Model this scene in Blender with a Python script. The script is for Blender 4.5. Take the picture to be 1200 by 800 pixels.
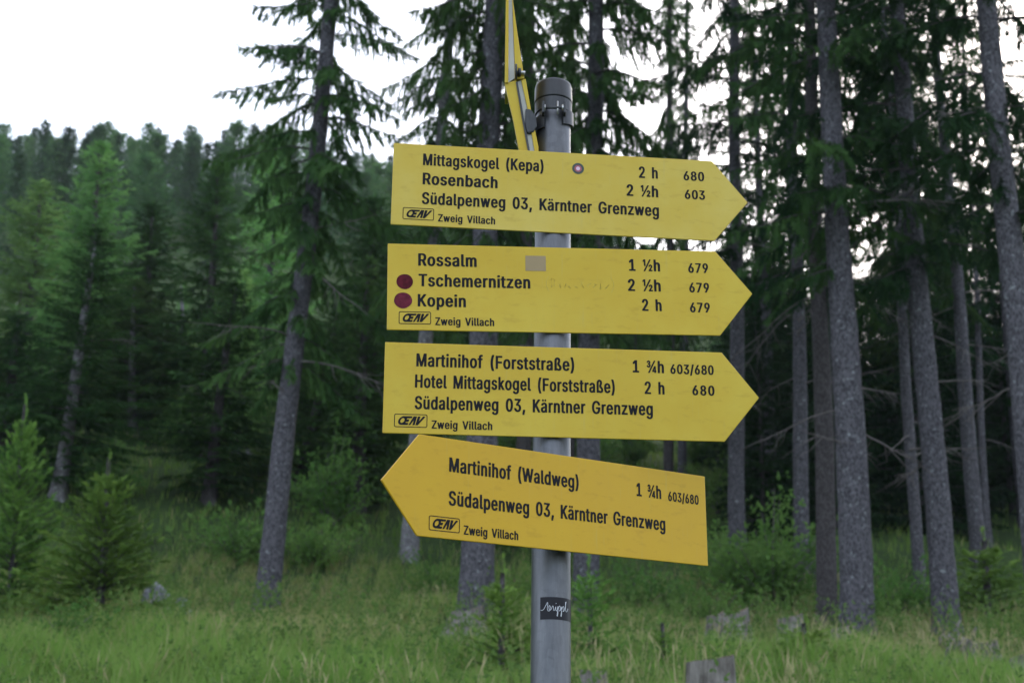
import bpy, math, random
import numpy as np
from mathutils import Vector, Matrix

for o in list(bpy.data.objects):
    bpy.data.objects.remove(o)
SC = bpy.context.scene
COL = SC.collection
EYE = 1.6
PITCH = math.radians(14.54)
FPX = 1667.0                      # focal length in pixels of a 1200 px wide frame

# ------------------------------------------------------------------ camera
cd = bpy.data.cameras.new('camera')
cam = bpy.data.objects.new('camera', cd)
COL.objects.link(cam)
cam.location = (0, 0, EYE)
cam.rotation_euler = (math.pi / 2 + PITCH, 0, 0)
cd.sensor_width = 36.0
cd.lens = FPX / 1200 * 36.0
cd.clip_start = 0.05
cd.clip_end = 6000
cd.dof.use_dof = True
cd.dof.focus_distance = 2.22
cd.dof.aperture_fstop = 9.0
cd.dof.aperture_blades = 7
SC.camera = cam
SC.view_settings.view_transform = 'Standard'
SC.view_settings.look = 'None'
SC.view_settings.gamma = 1
SC.view_settings.exposure = 1.3

# ------------------------------------------------------------------ sky and sun
SUN_AZ = math.radians(19.5)       # clockwise from +Y
SUN_EL = math.radians(24.5)
w = bpy.data.worlds.new("World")
SC.world = w
w.use_nodes = True
nt = w.node_tree
bg = nt.nodes['Background']
sky = nt.nodes.new('ShaderNodeTexSky')
sky.sky_type = 'NISHITA'
sky.sun_disc = False
sky.sun_elevation = SUN_EL
sky.sun_rotation = SUN_AZ
sky.altitude = 1000
sky.air_density = 1.0
sky.dust_density = 2.0
sky.ozone_density = 1.5
# a thin even veil of high cloud over the whole sky
veil = nt.nodes.new('ShaderNodeMixRGB')
veil.blend_type = 'MIX'
veil.inputs[0].default_value = 0.30
veil.inputs[2].default_value = (10.0, 9.9, 9.9, 1)
nt.links.new(sky.outputs[0], veil.inputs[1])
nt.links.new(veil.outputs[0], bg.inputs['Color'])
bg.inputs['Strength'].default_value = 0.15
sd = bpy.data.lights.new('sun', 'SUN')
sd.energy = 1.3
sd.angle = math.radians(12)
sd.color = (1.0, 0.9, 0.75)
sun = bpy.data.objects.new('sun', sd)
COL.objects.link(sun)
sdir = Vector((math.sin(SUN_AZ) * math.cos(SUN_EL), math.cos(SUN_AZ) * math.cos(SUN_EL), math.sin(SUN_EL)))
sun.rotation_euler = (-sdir).to_track_quat('-Z', 'Y').to_euler()
SC.cycles.max_bounces = 5
SC.cycles.diffuse_bounces = 3
SC.cycles.glossy_bounces = 2
SC.cycles.transmission_bounces = 3
SC.cycles.transparent_max_bounces = 4
SC.cycles.use_denoising = True

RNG = np.random.default_rng(7)
random.seed(7)

# ------------------------------------------------------------------ helpers
def tag(o, label=None, cat=None, group=None, kind=None):
    if label: o['label'] = label
    if cat: o['category'] = cat
    if group: o['group'] = group
    if kind: o['kind'] = kind
    return o

def link(name, data, parent=None):
    o = bpy.data.objects.new(name, data)
    COL.objects.link(o)
    if parent is not None: o.parent = parent
    return o

def mesh_np(name, V, F, mat, smooth=False, mats=None, midx=None):
    """V (n,3) array, F (m,k) array with k = 3 or 4"""
    V = np.asarray(V, np.float32); F = np.asarray(F, np.int32)
    me = bpy.data.meshes.new(name)
    me.vertices.add(len(V)); me.vertices.foreach_set('co', V.ravel())
    k = F.shape[1]
    me.loops.add(F.size); me.loops.foreach_set('vertex_index', F.ravel())
    me.polygons.add(len(F))
    me.polygons.foreach_set('loop_start', np.arange(0, F.size, k, dtype=np.int32))
    me.polygons.foreach_set('loop_total', np.full(len(F), k, np.int32))
    if smooth: me.polygons.foreach_set('use_smooth', np.ones(len(F), bool))
    for m in (mats or [mat]): me.materials.append(m)
    if midx is not None: me.polygons.foreach_set('material_index', np.asarray(midx, np.int32))
    me.update(calc_edges=True)
    return me

def mesh_py(name, V, F, mat, smooth=False):
    me = bpy.data.meshes.new(name)
    me.from_pydata([tuple(v) for v in V], [], F)
    me.materials.append(mat)
    if smooth:
        for p in me.polygons: p.use_smooth = True
    me.update()
    return me

def tube_np(P, R, sides=6, cap=True):
    """tube round a polyline; returns V, F(quads)"""
    P = np.asarray(P, float); n = len(P)
    R = np.broadcast_to(np.asarray(R, float), (n,))
    T = np.gradient(P, axis=0); T /= np.linalg.norm(T, axis=1)[:, None] + 1e-9
    ref = np.array([0, 0, 1.]) if abs(T[0, 2]) < .8 else np.array([1., 0, 0])
    A = np.cross(T, ref); A /= np.linalg.norm(A, axis=1)[:, None] + 1e-9
    B = np.cross(T, A)
    a = np.arange(sides) * 2 * math.pi / sides
    V = P[:, None] + R[:, None, None] * (A[:, None] * np.cos(a)[None, :, None] + B[:, None] * np.sin(a)[None, :, None])
    V = V.reshape(-1, 3)
    i = np.arange(n - 1)[:, None] * sides; j = np.arange(sides)[None]; j2 = (j + 1) % sides
    F = np.stack([i + j, i + j2, i + sides + j2, i + sides + j], -1).reshape(-1, 4)
    return V, F[:, ::-1]

def join_np(parts):
    Vs, Fs, n = [], [], 0
    for V, F in parts:
        Vs.append(V); Fs.append(F + n); n += len(V)
    return np.vstack(Vs), np.vstack(Fs)

def box_vf(x0, x1, y0, y1, z0, z1):
    V = [(x, y, z) for x in (x0, x1) for y in (y0, y1) for z in (z0, z1)]
    F = [(0, 1, 3, 2), (4, 6, 7, 5), (0, 4, 5, 1), (2, 3, 7, 6), (0, 2, 6, 4), (1, 5, 7, 3)]
    return V, F

def bevel(o, w, seg=2):
    m = o.modifiers.new('bevel', 'BEVEL'); m.width = w; m.segments = seg; m.limit_method = 'ANGLE'
    return o

def prism(poly, y0, y1):
    """polygon in (x,z), counter-clockwise seen from -Y, extruded along y"""
    n = len(poly)
    V = [(x, y0, z) for x, z in poly] + [(x, y1, z) for x, z in poly]
    F = [tuple(range(n)), tuple(range(2 * n - 1, n - 1, -1))]
    F += [(i, i + n, (i + 1) % n + n, (i + 1) % n) for i in range(n)]
    return V, F

def ray(px, py):
    """direction through a pixel of the 1200x800 photograph, for working out where things stand"""
    c, s = math.cos(PITCH), math.sin(PITCH)
    u = (px - 600) / FPX; v = -(py - 400) / FPX
    return np.array([u, c - v * s, s + v * c])

def at(px, py, Y):
    d = ray(px, py)
    p = d * (Y / d[1])
    return np.array([p[0], p[1], p[2] + EYE])

# ------------------------------------------------------------------ materials
def newmat(name):
    m = bpy.data.materials.new(name); m.use_nodes = True
    nt = m.node_tree; b = nt.nodes['Principled BSDF']
    return m, nt, b

def N(nt, t, **kw):
    n = nt.nodes.new(t)
    for k, v in kw.items(): setattr(n, k, v)
    return n

def ramp(nt, stops, src):
    r = nt.nodes.new('ShaderNodeValToRGB')
    e = r.color_ramp.elements
    while len(e) < len(stops): e.new(0.5)
    for q, (p, c) in zip(e, stops):
        q.position = p; q.color = (*c, 1)
    nt.links.new(src, r.inputs[0])
    return r

def noise(nt, scale, detail=4, rough=.55, coord='Object', sc=None, dist=0):
    tc = nt.nodes.new('ShaderNodeTexCoord'); n = nt.nodes.new('ShaderNodeTexNoise')
    n.inputs['Scale'].default_value = scale; n.inputs['Detail'].default_value = detail
    n.inputs['Roughness'].default_value = rough; n.inputs['Distortion'].default_value = dist
    src = tc.outputs[coord]
    if sc:
        mp = nt.nodes.new('ShaderNodeMapping'); mp.inputs['Scale'].default_value = sc
        nt.links.new(src, mp.inputs[0]); src = mp.outputs[0]
    nt.links.new(src, n.inputs['Vector'])
    return n

def bump(nt, b, src, strength=.3, dist=.01):
    k = nt.nodes.new('ShaderNodeBump'); k.inputs['Strength'].default_value = strength; k.inputs['Distance'].default_value = dist
    nt.links.new(src, k.inputs['Height']); nt.links.new(k.outputs[0], b.inputs['Normal'])

def plain(name, c, rough=.6, metal=0, var=.0, scale=20):
    m, nt, b = newmat(name)
    b.inputs['Roughness'].default_value = rough; b.inputs['Metallic'].default_value = metal
    n = noise(nt, scale)
    lo = tuple(x * (1 - var) for x in c); hi = tuple(min(1, x * (1 + var)) for x in c)
    r = ramp(nt, [(.3, lo), (.7, hi)], n.outputs['Fac'])
    nt.links.new(r.outputs[0], b.inputs['Base Color'])
    return m

def sign_paint(c1=(.47, .31, .008), c2=(.53, .40, .045), nm='yellow_sign_paint'):
    m, nt, b = newmat(nm)
    n = noise(nt, 5, 5, .6)
    r = ramp(nt, [(.3, c1), (.5, tuple(.6 * p + .4 * q for p, q in zip(c1, c2))), (.72, c2)], n.outputs['Fac'])
    n2 = noise(nt, 90, 3, .6, sc=(.4, 1, 1))         # faint scuffs and specks of dirt
    r2 = ramp(nt, [(.28, (.45, .4, .32)), (.44, (1, 1, 1))], n2.outputs['Fac'])
    mx = N(nt, 'ShaderNodeMixRGB', blend_type='MULTIPLY'); mx.inputs[0].default_value = .22
    nt.links.new(r.outputs[0], mx.inputs[1]); nt.links.new(r2.outputs[0], mx.inputs[2])
    nt.links.new(mx.outputs[0], b.inputs['Base Color'])
    b.inputs['Specular IOR Level'].default_value = .28
    rr = ramp(nt, [(.35, (.32,) * 3), (.7, (.50,) * 3)], n.outputs['Fac'])
    nt.links.new(rr.outputs[0], b.inputs['Roughness'])
    # long pale scratches and rain streaks
    w1 = noise(nt, 14, 3, .7, sc=(9, 1, .5)); w2 = ramp(nt, [(.60, (0, 0, 0)), (.72, (1, 1, 1))], w1.outputs['Fac'])
    m3 = N(nt, 'ShaderNodeMixRGB'); m3.inputs[2].default_value = (.40, .33, .10, 1)
    sc_ = N(nt, 'ShaderNodeMath', operation='MULTIPLY'); sc_.inputs[1].default_value = .22
    nt.links.new(w2.outputs[0], sc_.inputs[0]); nt.links.new(sc_.outputs[0], m3.inputs[0])
    nt.links.new(mx.outputs[0], m3.inputs[1]); nt.links.new(m3.outputs[0], b.inputs['Base Color'])
    n3 = noise(nt, 9, 2); bump(nt, b, n3.outputs['Fac'], .12, .004)
    return m

def metal_mat(name, lo, hi, rough=.5, metal=.55, streak=(1, 1, .12)):
    m, nt, b = newmat(name)
    n = noise(nt, 60, 6, .65, sc=streak)
    v = N(nt, 'ShaderNodeTexVoronoi'); v.inputs['Scale'].default_value = 90
    tc = N(nt, 'ShaderNodeTexCoord'); nt.links.new(tc.outputs['Object'], v.inputs['Vector'])
    ad = N(nt, 'ShaderNodeMixRGB', blend_type='MIX'); ad.inputs[0].default_value = .12
    nt.links.new(n.outputs['Fac'], ad.inputs[1]); nt.links.new(v.outputs['Color'], ad.inputs[2])
    r = ramp(nt, [(.3, lo), (.72, hi)], ad.outputs[0])
    nt.links.new(r.outputs[0], b.inputs['Base Color'])
    b.inputs['Metallic'].default_value = metal; b.inputs['Roughness'].default_value = rough
    bump(nt, b, n.outputs['Fac'], .1, .002)
    return m

def bark_mat(name, lo, hi, lichen=(.22, .24, .25), amt=.6):
    m, nt, b = newmat(name)
    v = N(nt, 'ShaderNodeTexVoronoi'); v.inputs['Scale'].default_value = 34
    tc = N(nt, 'ShaderNodeTexCoord'); mp = N(nt, 'ShaderNodeMapping'); mp.inputs['Scale'].default_value = (1, 1, .55)
    nt.links.new(tc.outputs['Object'], mp.inputs[0]); nt.links.new(mp.outputs[0], v.inputs['Vector'])
    n = noise(nt, 12, 6, .7, sc=(1, 1, .5))
    mx = N(nt, 'ShaderNodeMixRGB'); mx.inputs[0].default_value = .5
    nt.links.new(v.outputs['Distance'], mx.inputs[1]); nt.links.new(n.outputs['Fac'], mx.inputs[2])
    mid = tuple((a + c) / 2 for a, c in zip(lo, hi))
    r = ramp(nt, [(.25, lo), (.45, mid), (.62, hi)], mx.outputs[0])
    n2 = noise(nt, 16, 4, .7)
    r2 = ramp(nt, [(amt, (0, 0, 0)), (amt + .06, (1, 1, 1))], n2.outputs['Fac'])
    m2 = N(nt, 'ShaderNodeMixRGB'); m2.inputs[2].default_value = (*lichen, 1)
    nt.links.new(r2.outputs[0], m2.inputs[0]); nt.links.new(r.outputs[0], m2.inputs[1])
    nt.links.new(m2.outputs[0], b.inputs['Base Color'])
    b.inputs['Roughness'].default_value = .95
    b.inputs['Specular IOR Level'].default_value = .2
    bump(nt, b, mx.outputs[0], .9, .03)
    return m

def wood_mat(name, lo, hi, pale=(.33, .32, .30), amt=.66):
    """old grey wood, cracked along the grain"""
    m, nt, b = newmat(name)
    n = noise(nt, 26, 6, .7, sc=(1, 1, .10)); n2 = noise(nt, 7, 4, .6)
    mx = N(nt, 'ShaderNodeMixRGB'); mx.inputs[0].default_value = .35
    nt.links.new(n.outputs['Fac'], mx.inputs[1]); nt.links.new(n2.outputs['Fac'], mx.inputs[2])
    r = ramp(nt, [(.36, tuple(x * .35 for x in lo)), (.44, lo), (.60, hi), (.70, pale)], mx.outputs[0])
    nt.links.new(r.outputs[0], b.inputs['Base Color']); b.inputs['Roughness'].default_value = .95
    b.inputs['Specular IOR Level'].default_value = .15
    bump(nt, b, n.outputs['Fac'], 1, .03)
    return m

def leaf_mat(name, lo, hi, trans=.35, scale=1.2, objvar=.25):
    """foliage: clumps of two greens, a little different from tree to tree, thin enough to let light through"""
    m, nt, b = newmat(name)
    nt.nodes.remove(b)
    out = nt.nodes['Material Output']
    n = noise(nt, scale, 4, .6)
    r = ramp(nt, [(.36, lo), (.64, hi)], n.outputs['Fac'])
    oi = N(nt, 'ShaderNodeObjectInfo')
    hs = N(nt, 'ShaderNodeHueSaturation')
    mr = N(nt, 'ShaderNodeMapRange'); mr.inputs[3].default_value = 1 - objvar; mr.inputs[4].default_value = 1 + objvar
    nt.links.new(oi.outputs['Random'], mr.inputs[0]); nt.links.new(mr.outputs[0], hs.inputs['Value'])
    mh = N(nt, 'ShaderNodeMapRange'); mh.inputs[3].default_value = .485; mh.inputs[4].default_value = .515
    ml = N(nt, 'ShaderNodeMath', operation='FRACT'); m10 = N(nt, 'ShaderNodeMath', operation='MULTIPLY'); m10.inputs[1].default_value = 7.3
    nt.links.new(oi.outputs['Random'], m10.inputs[0]); nt.links.new(m10.outputs[0], ml.inputs[0]); nt.links.new(ml.outputs[0], mh.inputs[0])
    nt.links.new(mh.outputs[0], hs.inputs['Hue'])
    nt.links.new(r.outputs[0], hs.inputs['Color'])
    d = N(nt, 'ShaderNodeBsdfDiffuse'); t = N(nt, 'ShaderNodeBsdfTranslucent'); mx = N(nt, 'ShaderNodeMixShader')
    mx.inputs[0].default_value = trans
    nt.links.new(hs.outputs[0], d.inputs[0]); nt.links.new(hs.outputs[0], t.inputs[0])
    nt.links.new(d.outputs[0], mx.inputs[1]); nt.links.new(t.outputs[0], mx.inputs[2])
    nt.links.new(mx.outputs[0], out.inputs['Surface'])
    return m

def matte(*a, **k):
    m = plain(*a, **k); m.node_tree.nodes['Principled BSDF'].inputs['Specular IOR Level'].default_value = .15; return m

M = {}
M['sign'] = sign_paint()
M['sign_gold'] = sign_paint((.50, .295, .006), (.54, .335, .014), 'golden_sign_paint')
M['sign_faded'] = sign_paint((.48, .335, .02), (.53, .42, .09), 'faded_yellow_sign_paint')
M['ink'] = matte('black_lettering', (.008, .008, .011), .6, var=.2, scale=60)
M['back'] = plain('unpainted_sign_back', (.42, .42, .38), .5, .2, .08, 14)
M['dot'] = matte('dark_red_dot', (.075, .006, .014), .7, var=.5, scale=110)
M['dotpale'] = matte('worn_red_dot', (.11, .014, .028), .7, var=.6, scale=70)
M['tape'] = plain('beige_tape', (.27, .20, .10), .6, var=.06, scale=40)
M['ghost'] = plain('faded_pencil', (.44, .36, .06), .6, var=.25, scale=300)
M['ringdark'] = plain('dark_ring_ink', (.03, .045, .035), .5)
M['ringred'] = plain('red_ring_ink', (.32, .06, .10), .5)
M['ringwhite'] = plain('pale_centre_ink', (.62, .45, .55), .5)
M['zinc'] = metal_mat('galvanised_pole', (.075, .078, .085), (.145, .15, .162), .42, .7)
M['cap'] = metal_mat('dark_pole_cap', (.009, .011, .014), (.02, .024, .029), .42, .0)
M['clampm'] = metal_mat('dull_clamp_steel', (.024, .026, .03), (.06, .064, .07), .5, .4)
M['bolt'] = metal_mat('bright_bolt_steel', (.3, .3, .3), (.55, .55, .55), .35, .8)
M['stick'] = matte('black_sticker', (.012, .012, .016), .35)
M['stickw'] = plain('white_handwriting', (.55, .57, .62), .6)
M['bark'] = bark_mat('spruce_bark', (.020, .0195, .024), (.094, .091, .103))
M['bark_pale'] = bark_mat('pale_spruce_bark', (.07, .067, .07), (.19, .186, .20), (.36, .38, .38), .58)
M['bark_dark'] = bark_mat('dark_spruce_bark', (.024, .0215, .022), (.072, .066, .068), amt=.68)
M['wood'] = wood_mat('weathered_wood', (.11, .10, .09), (.26, .245, .225), (.33, .32, .30), .66)
M['woodcut'] = wood_mat('cut_wood_face', (.10, .08, .06), (.25, .21, .16), (.33, .32, .30), .66)
M['twig'] = plain('dead_twig', (.10, .09, .085), .9, var=.3, scale=8)
M['spruce'] = leaf_mat('spruce_needles', (.03, .072, .024), (.065, .13, .038))
M['spruce_shaded'] = leaf_mat('shaded_spruce_needles', (.013, .034, .014), (.029, .063, .023))  # spruce green darkened, so the shade inside the wood sits in the colour
M['spruce_young'] = leaf_mat('young_spruce_needles', (.08, .17, .037), (.17, .29, .062), scale=3)
M['larch'] = leaf_mat('larch_needles', (.055, .13, .05), (.10, .20, .07), .4)
M['spruce_far'] = leaf_mat('far_forest_needles', (.032, .07, .036), (.06, .115, .052), .3, .5, .4)
M['leaf'] = leaf_mat('bush_leaves', (.075, .17, .04), (.14, .25, .065), .4, 2.5)
M['larch_near'] = leaf_mat('pale_larch_needles', (.13, .28, .085), (.22, .40, .12), .45)
M['herb'] = leaf_mat('herb_leaves', (.10, .20, .05), (.17, .28, .08), .45, 3)
M['rock'] = bark_mat('grey_rock', (.09, .095, .10), (.22, .23, .25), (.3, .3, .32), .6)

# ------------------------------------------------------------------ ground
RA = np.array([-3.2, -1.2, -.8, -.5, -.36, -.2, -.1, 0, .12, .25, .36, .6, 1.2, 3.2])
RH = np.array([10, 26, 42, 54, 56, 59, 58, 54, 44, 38, 35, 26, 8, 0.])
def gh(x, y):
    """height of the ground: meadow bank near by, a steep forested hill beyond it"""
    x = np.asarray(x, float); y = np.asarray(y, float)
    d = np.hypot(x, y); az = np.arctan2(x, y)
    yy = np.clip(y, -60, 26)
    near = .138 * yy + np.where(yy < 0, -.06 * yy, 0) - .034 * np.clip(x, -30, 30) * np.clip(y / 20, 0, 1)
    near = near - .55 * np.exp(-((y) / 3.5) ** 2) * 0
    H = np.interp(az, RA, RH)
    t = np.clip((d - 23) / 137, 0, 1)
    hill = (H - 3) * (t ** 1.04) * np.clip(y / (d + 1e-6) * 2 + .4, 0, 1)
    far = -np.clip(d - 175, 0, 900) * .12
    u = .10 * np.sin(x * .9 + 1.3) * np.sin(y * .7 + .4) + .05 * np.sin(x * 2.3 + y * 1.1) + .035 * np.sin(y * 2.9 - x * 1.7)
    u = u * np.clip((d - 3) / 6, 0, 1) + .9 * np.sin(x * .13 + 2) * np.sin(y * .11) * np.clip((d - 26) / 30, 0, 1)
    return near + hill + far + u
G = lambda x, y: float(gh(x, y))

def ground_mat():
    m, nt, b = newmat('meadow_soil')
    n = noise(nt, .35, 6, .6); n2 = noise(nt, 6, 5, .7)
    mx = N(nt, 'ShaderNodeMixRGB'); mx.inputs[0].default_value = .45
    nt.links.new(n.outputs['Fac'], mx.inputs[1]); nt.links.new(n2.outputs['Fac'], mx.inputs[2])
    r = ramp(nt, [(.34, (.022, .028, .012)), (.5, (.035, .065, .02)), (.66, (.055, .085, .03))], mx.outputs[0])
    nt.links.new(r.outputs[0], b.inputs['Base Color']); b.inputs['Roughness'].default_value = 1
    b.inputs['Specular IOR Level'].default_value = .1
    bump(nt, b, n2.outputs['Fac'], .8, .08)
    return m
rad = np.concatenate([[0.0], np.geomspace(.6, 6, 14), np.arange(6.5, 30, .45), np.geomspace(30, 200, 70), np.geomspace(210, 1600, 20)])
ang = np.concatenate([np.arange(-30, 30, .6), np.arange(30, 330, 3.0)]) * math.pi / 180
RR, AA = np.meshgrid(rad, ang, indexing='ij')
X = RR * np.sin(AA); Y = RR * np.cos(AA)
V = np.stack([X, Y, gh(X, Y)], -1).reshape(-1, 3)
na = len(ang)
i = np.arange(len(rad) - 1)[:, None] * na; j = np.arange(na)[None]; j2 = (j + 1) % na
F = np.stack([i + j, i + na + j, i + na + j2, i + j2], -1).reshape(-1, 4)[:, ::-1]
tag(link('ground', mesh_np('ground', V, F, ground_mat(), True)), kind='structure')

# ------------------------------------------------------------------ the guidepost
def pole_at(z):                       # pole axis, z above eye level
    return np.array([.0559 + .0149 * (z - .07), 2.152 + .12 * (z - .4676), z + EYE])
PR = .029
pz0 = -EYE - .3
P = [pole_at(z) for z in np.linspace(pz0, 1.005, 24)]
V, F = tube_np(P, PR, 40)
pole = link('signpost_pole', mesh_np('signpost_pole', V, F, M['zinc'], True))
tag(pole, 'round grey galvanised steel pole carrying all the yellow hiking signs', 'signpost')
V, F = tube_np([pole_at(z) for z in (.985, .9855, .988, 1.014, 1.019, 1.022, 1.0225)],
               [.0290, .0318, .0318, .0314, .0300, .0255, .0005], 40)
link('pole_cap', mesh_np('pole_cap', V, F, M['cap'], True), pole)
PAX = pole_at(1.0) - pole_at(0.0); PAX /= np.linalg.norm(PAX)
def pole_frame(z, a):
    """outward and sideways unit vectors at angle a (0 = toward the camera, + = right)"""
    o = np.array([math.sin(a), -math.cos(a), 0.0]); o -= PAX * (o @ PAX); o /= np.linalg.norm(o)
    s = np.array([math.cos(a), math.sin(a), 0.0])
    return pole_at(z), o, s
def wrap(name, z0, z1, a0, a1, r, mat, n=16, parent=pole, thick=.0012, skew=0):
    Vs = []
    for k in range(n + 1):
        a = a0 + (a1 - a0) * k / n; sk = skew * math.cos(a + .9)
        for (zz, rr) in ((z0 + sk, r), (z1 + sk, r), (z1 + sk, r + thick), (z0 + sk, r + thick)):
            c, o, s = pole_frame(zz, a); Vs.append(c + o * rr)
    Fs = []
    for k in range(n):
        q = k * 4
        for e in range(4): Fs.append((q + e, q + 4 + e, q + 4 + (e + 1) % 4, q + (e + 1) % 4))
    Fs += [(0, 1, 2, 3), (4 * n + 3, 4 * n + 2, 4 * n + 1, 4 * n)]
    return link(name, mesh_py(name, Vs, Fs, mat), parent)
# black sticker with white handwriting, wrapped round the right-hand side of the pole
za, zb = .124, .156
st = wrap('sticker', za, zb, math.radians(-33), math.radians(82), PR + .0002, M['stick'], 20, thick=.0003)
st['label'] = 'small black sticker with white handwriting on the pole'
def cyl_pt(u, v):
    a = math.radians(-33 + 115 * u); c, o, s = pole_frame(za + (zb - za) * v, a)
    return c + o * (PR + .0009)
hand = [[(.02, .42), (.06, .40), (.10, .45), (.15, .62), (.19, .76), (.20, .70), (.185, .50), (.20, .38), (.23, .36), (.255, .42),
         (.26, .55), (.24, .62), (.22, .56), (.23, .44), (.26, .40), (.29, .48), (.305, .58), (.32, .60), (.335, .54), (.335, .42), (.35, .38), (.375, .46), (.39, .58), (.39, .42), (.405, .37), (.43, .45)],
        [(.43, .45), (.445, .60), (.445, .30), (.435, .14), (.42, .16), (.43, .30), (.46, .55), (.49, .62), (.51, .54), (.50, .42), (.475, .38), (.50, .40), (.53, .50)],
        [(.53, .50), (.545, .60), (.545, .30), (.535, .14), (.52, .16), (.53, .30), (.56, .55), (.59, .62), (.61, .54), (.60, .42), (.575, .38), (.61, .40), (.64, .52)],
        [(.64, .52), (.67, .74), (.68, .84), (.66, .80), (.66, .5), (.68, .38), (.72, .42), (.75, .55)], [(.395, .70), (.40, .73)]]
prt = []
for s_ in hand:
    pts = np.array([cyl_pt(*q) for q in s_])
    tt = np.linspace(0, len(pts) - 1, len(pts) * 3)
    pts = np.stack([np.interp(tt, np.arange(len(pts)), pts[:, k]) for k in range(3)], 1)
    prt.append(tube_np(pts, .00042, 5))
link('handwriting', mesh_np('handwriting', *join_np(prt), M['stickw']), st)

# clamp round the top of the pole
cl = wrap('clamp_band', .934, .959, math.radians(28), math.radians(332), PR + .0006, M['clampm'], 40, thick=.0042, skew=-.009)
cl2 = wrap('clamp_collar', .963, .984, 0, 2 * math.pi, PR + .0004, M['clampm'], 40, thick=.0018)
def rod(p0, p1, r, mat, name, parent, sides=12, r2=None):
    V, F = tube_np([p0, np.array(p0) + (np.array(p1) - p0) * 1e-3, np.array(p0) + (np.array(p1) - p0) * .999, p1], [1e-4, r, r2 or r, 1e-4], sides)
    return link(name, mesh_np(name, V, F, mat, False), parent)
for aa in (-26, 26):                                  # the two ears of the clamp, with a bolt through them
    c, o, s = pole_frame(.955, math.radians(aa))
    V, F = box_vf(-.0022, .0022, -.011, .011, -.010, .010)
    e = link('clamp_ear', mesh_py('clamp_ear', V, F, M['clampm']), cl)
    e.matrix_world = Matrix.Translation(Vector(c + o * (PR + .011))) @ Matrix(((1, 0, 0), (0, 1, 0), (0, 0, 1))).to_4x4()
    bevel(e, .0012)
c, o, s = pole_frame(.955, 0)
q = c + o * (PR + .012)
rod(q - s * .017, q + s * .019, .0024, M['clampm'], 'clamp_bolt', cl)
rod(q - s * .019, q - s * .014, .0055, M['bolt'], 'bolt_head', cl, 6)
rod(q + s * .013, q + s * .018, .0055, M['bolt'], 'bolt_nut', cl, 6)
rod(q + s * .006 + PAX * .012, q + s * .006 - PAX * .012, .0014, M['bolt'], 'clamp_pin', cl)

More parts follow.
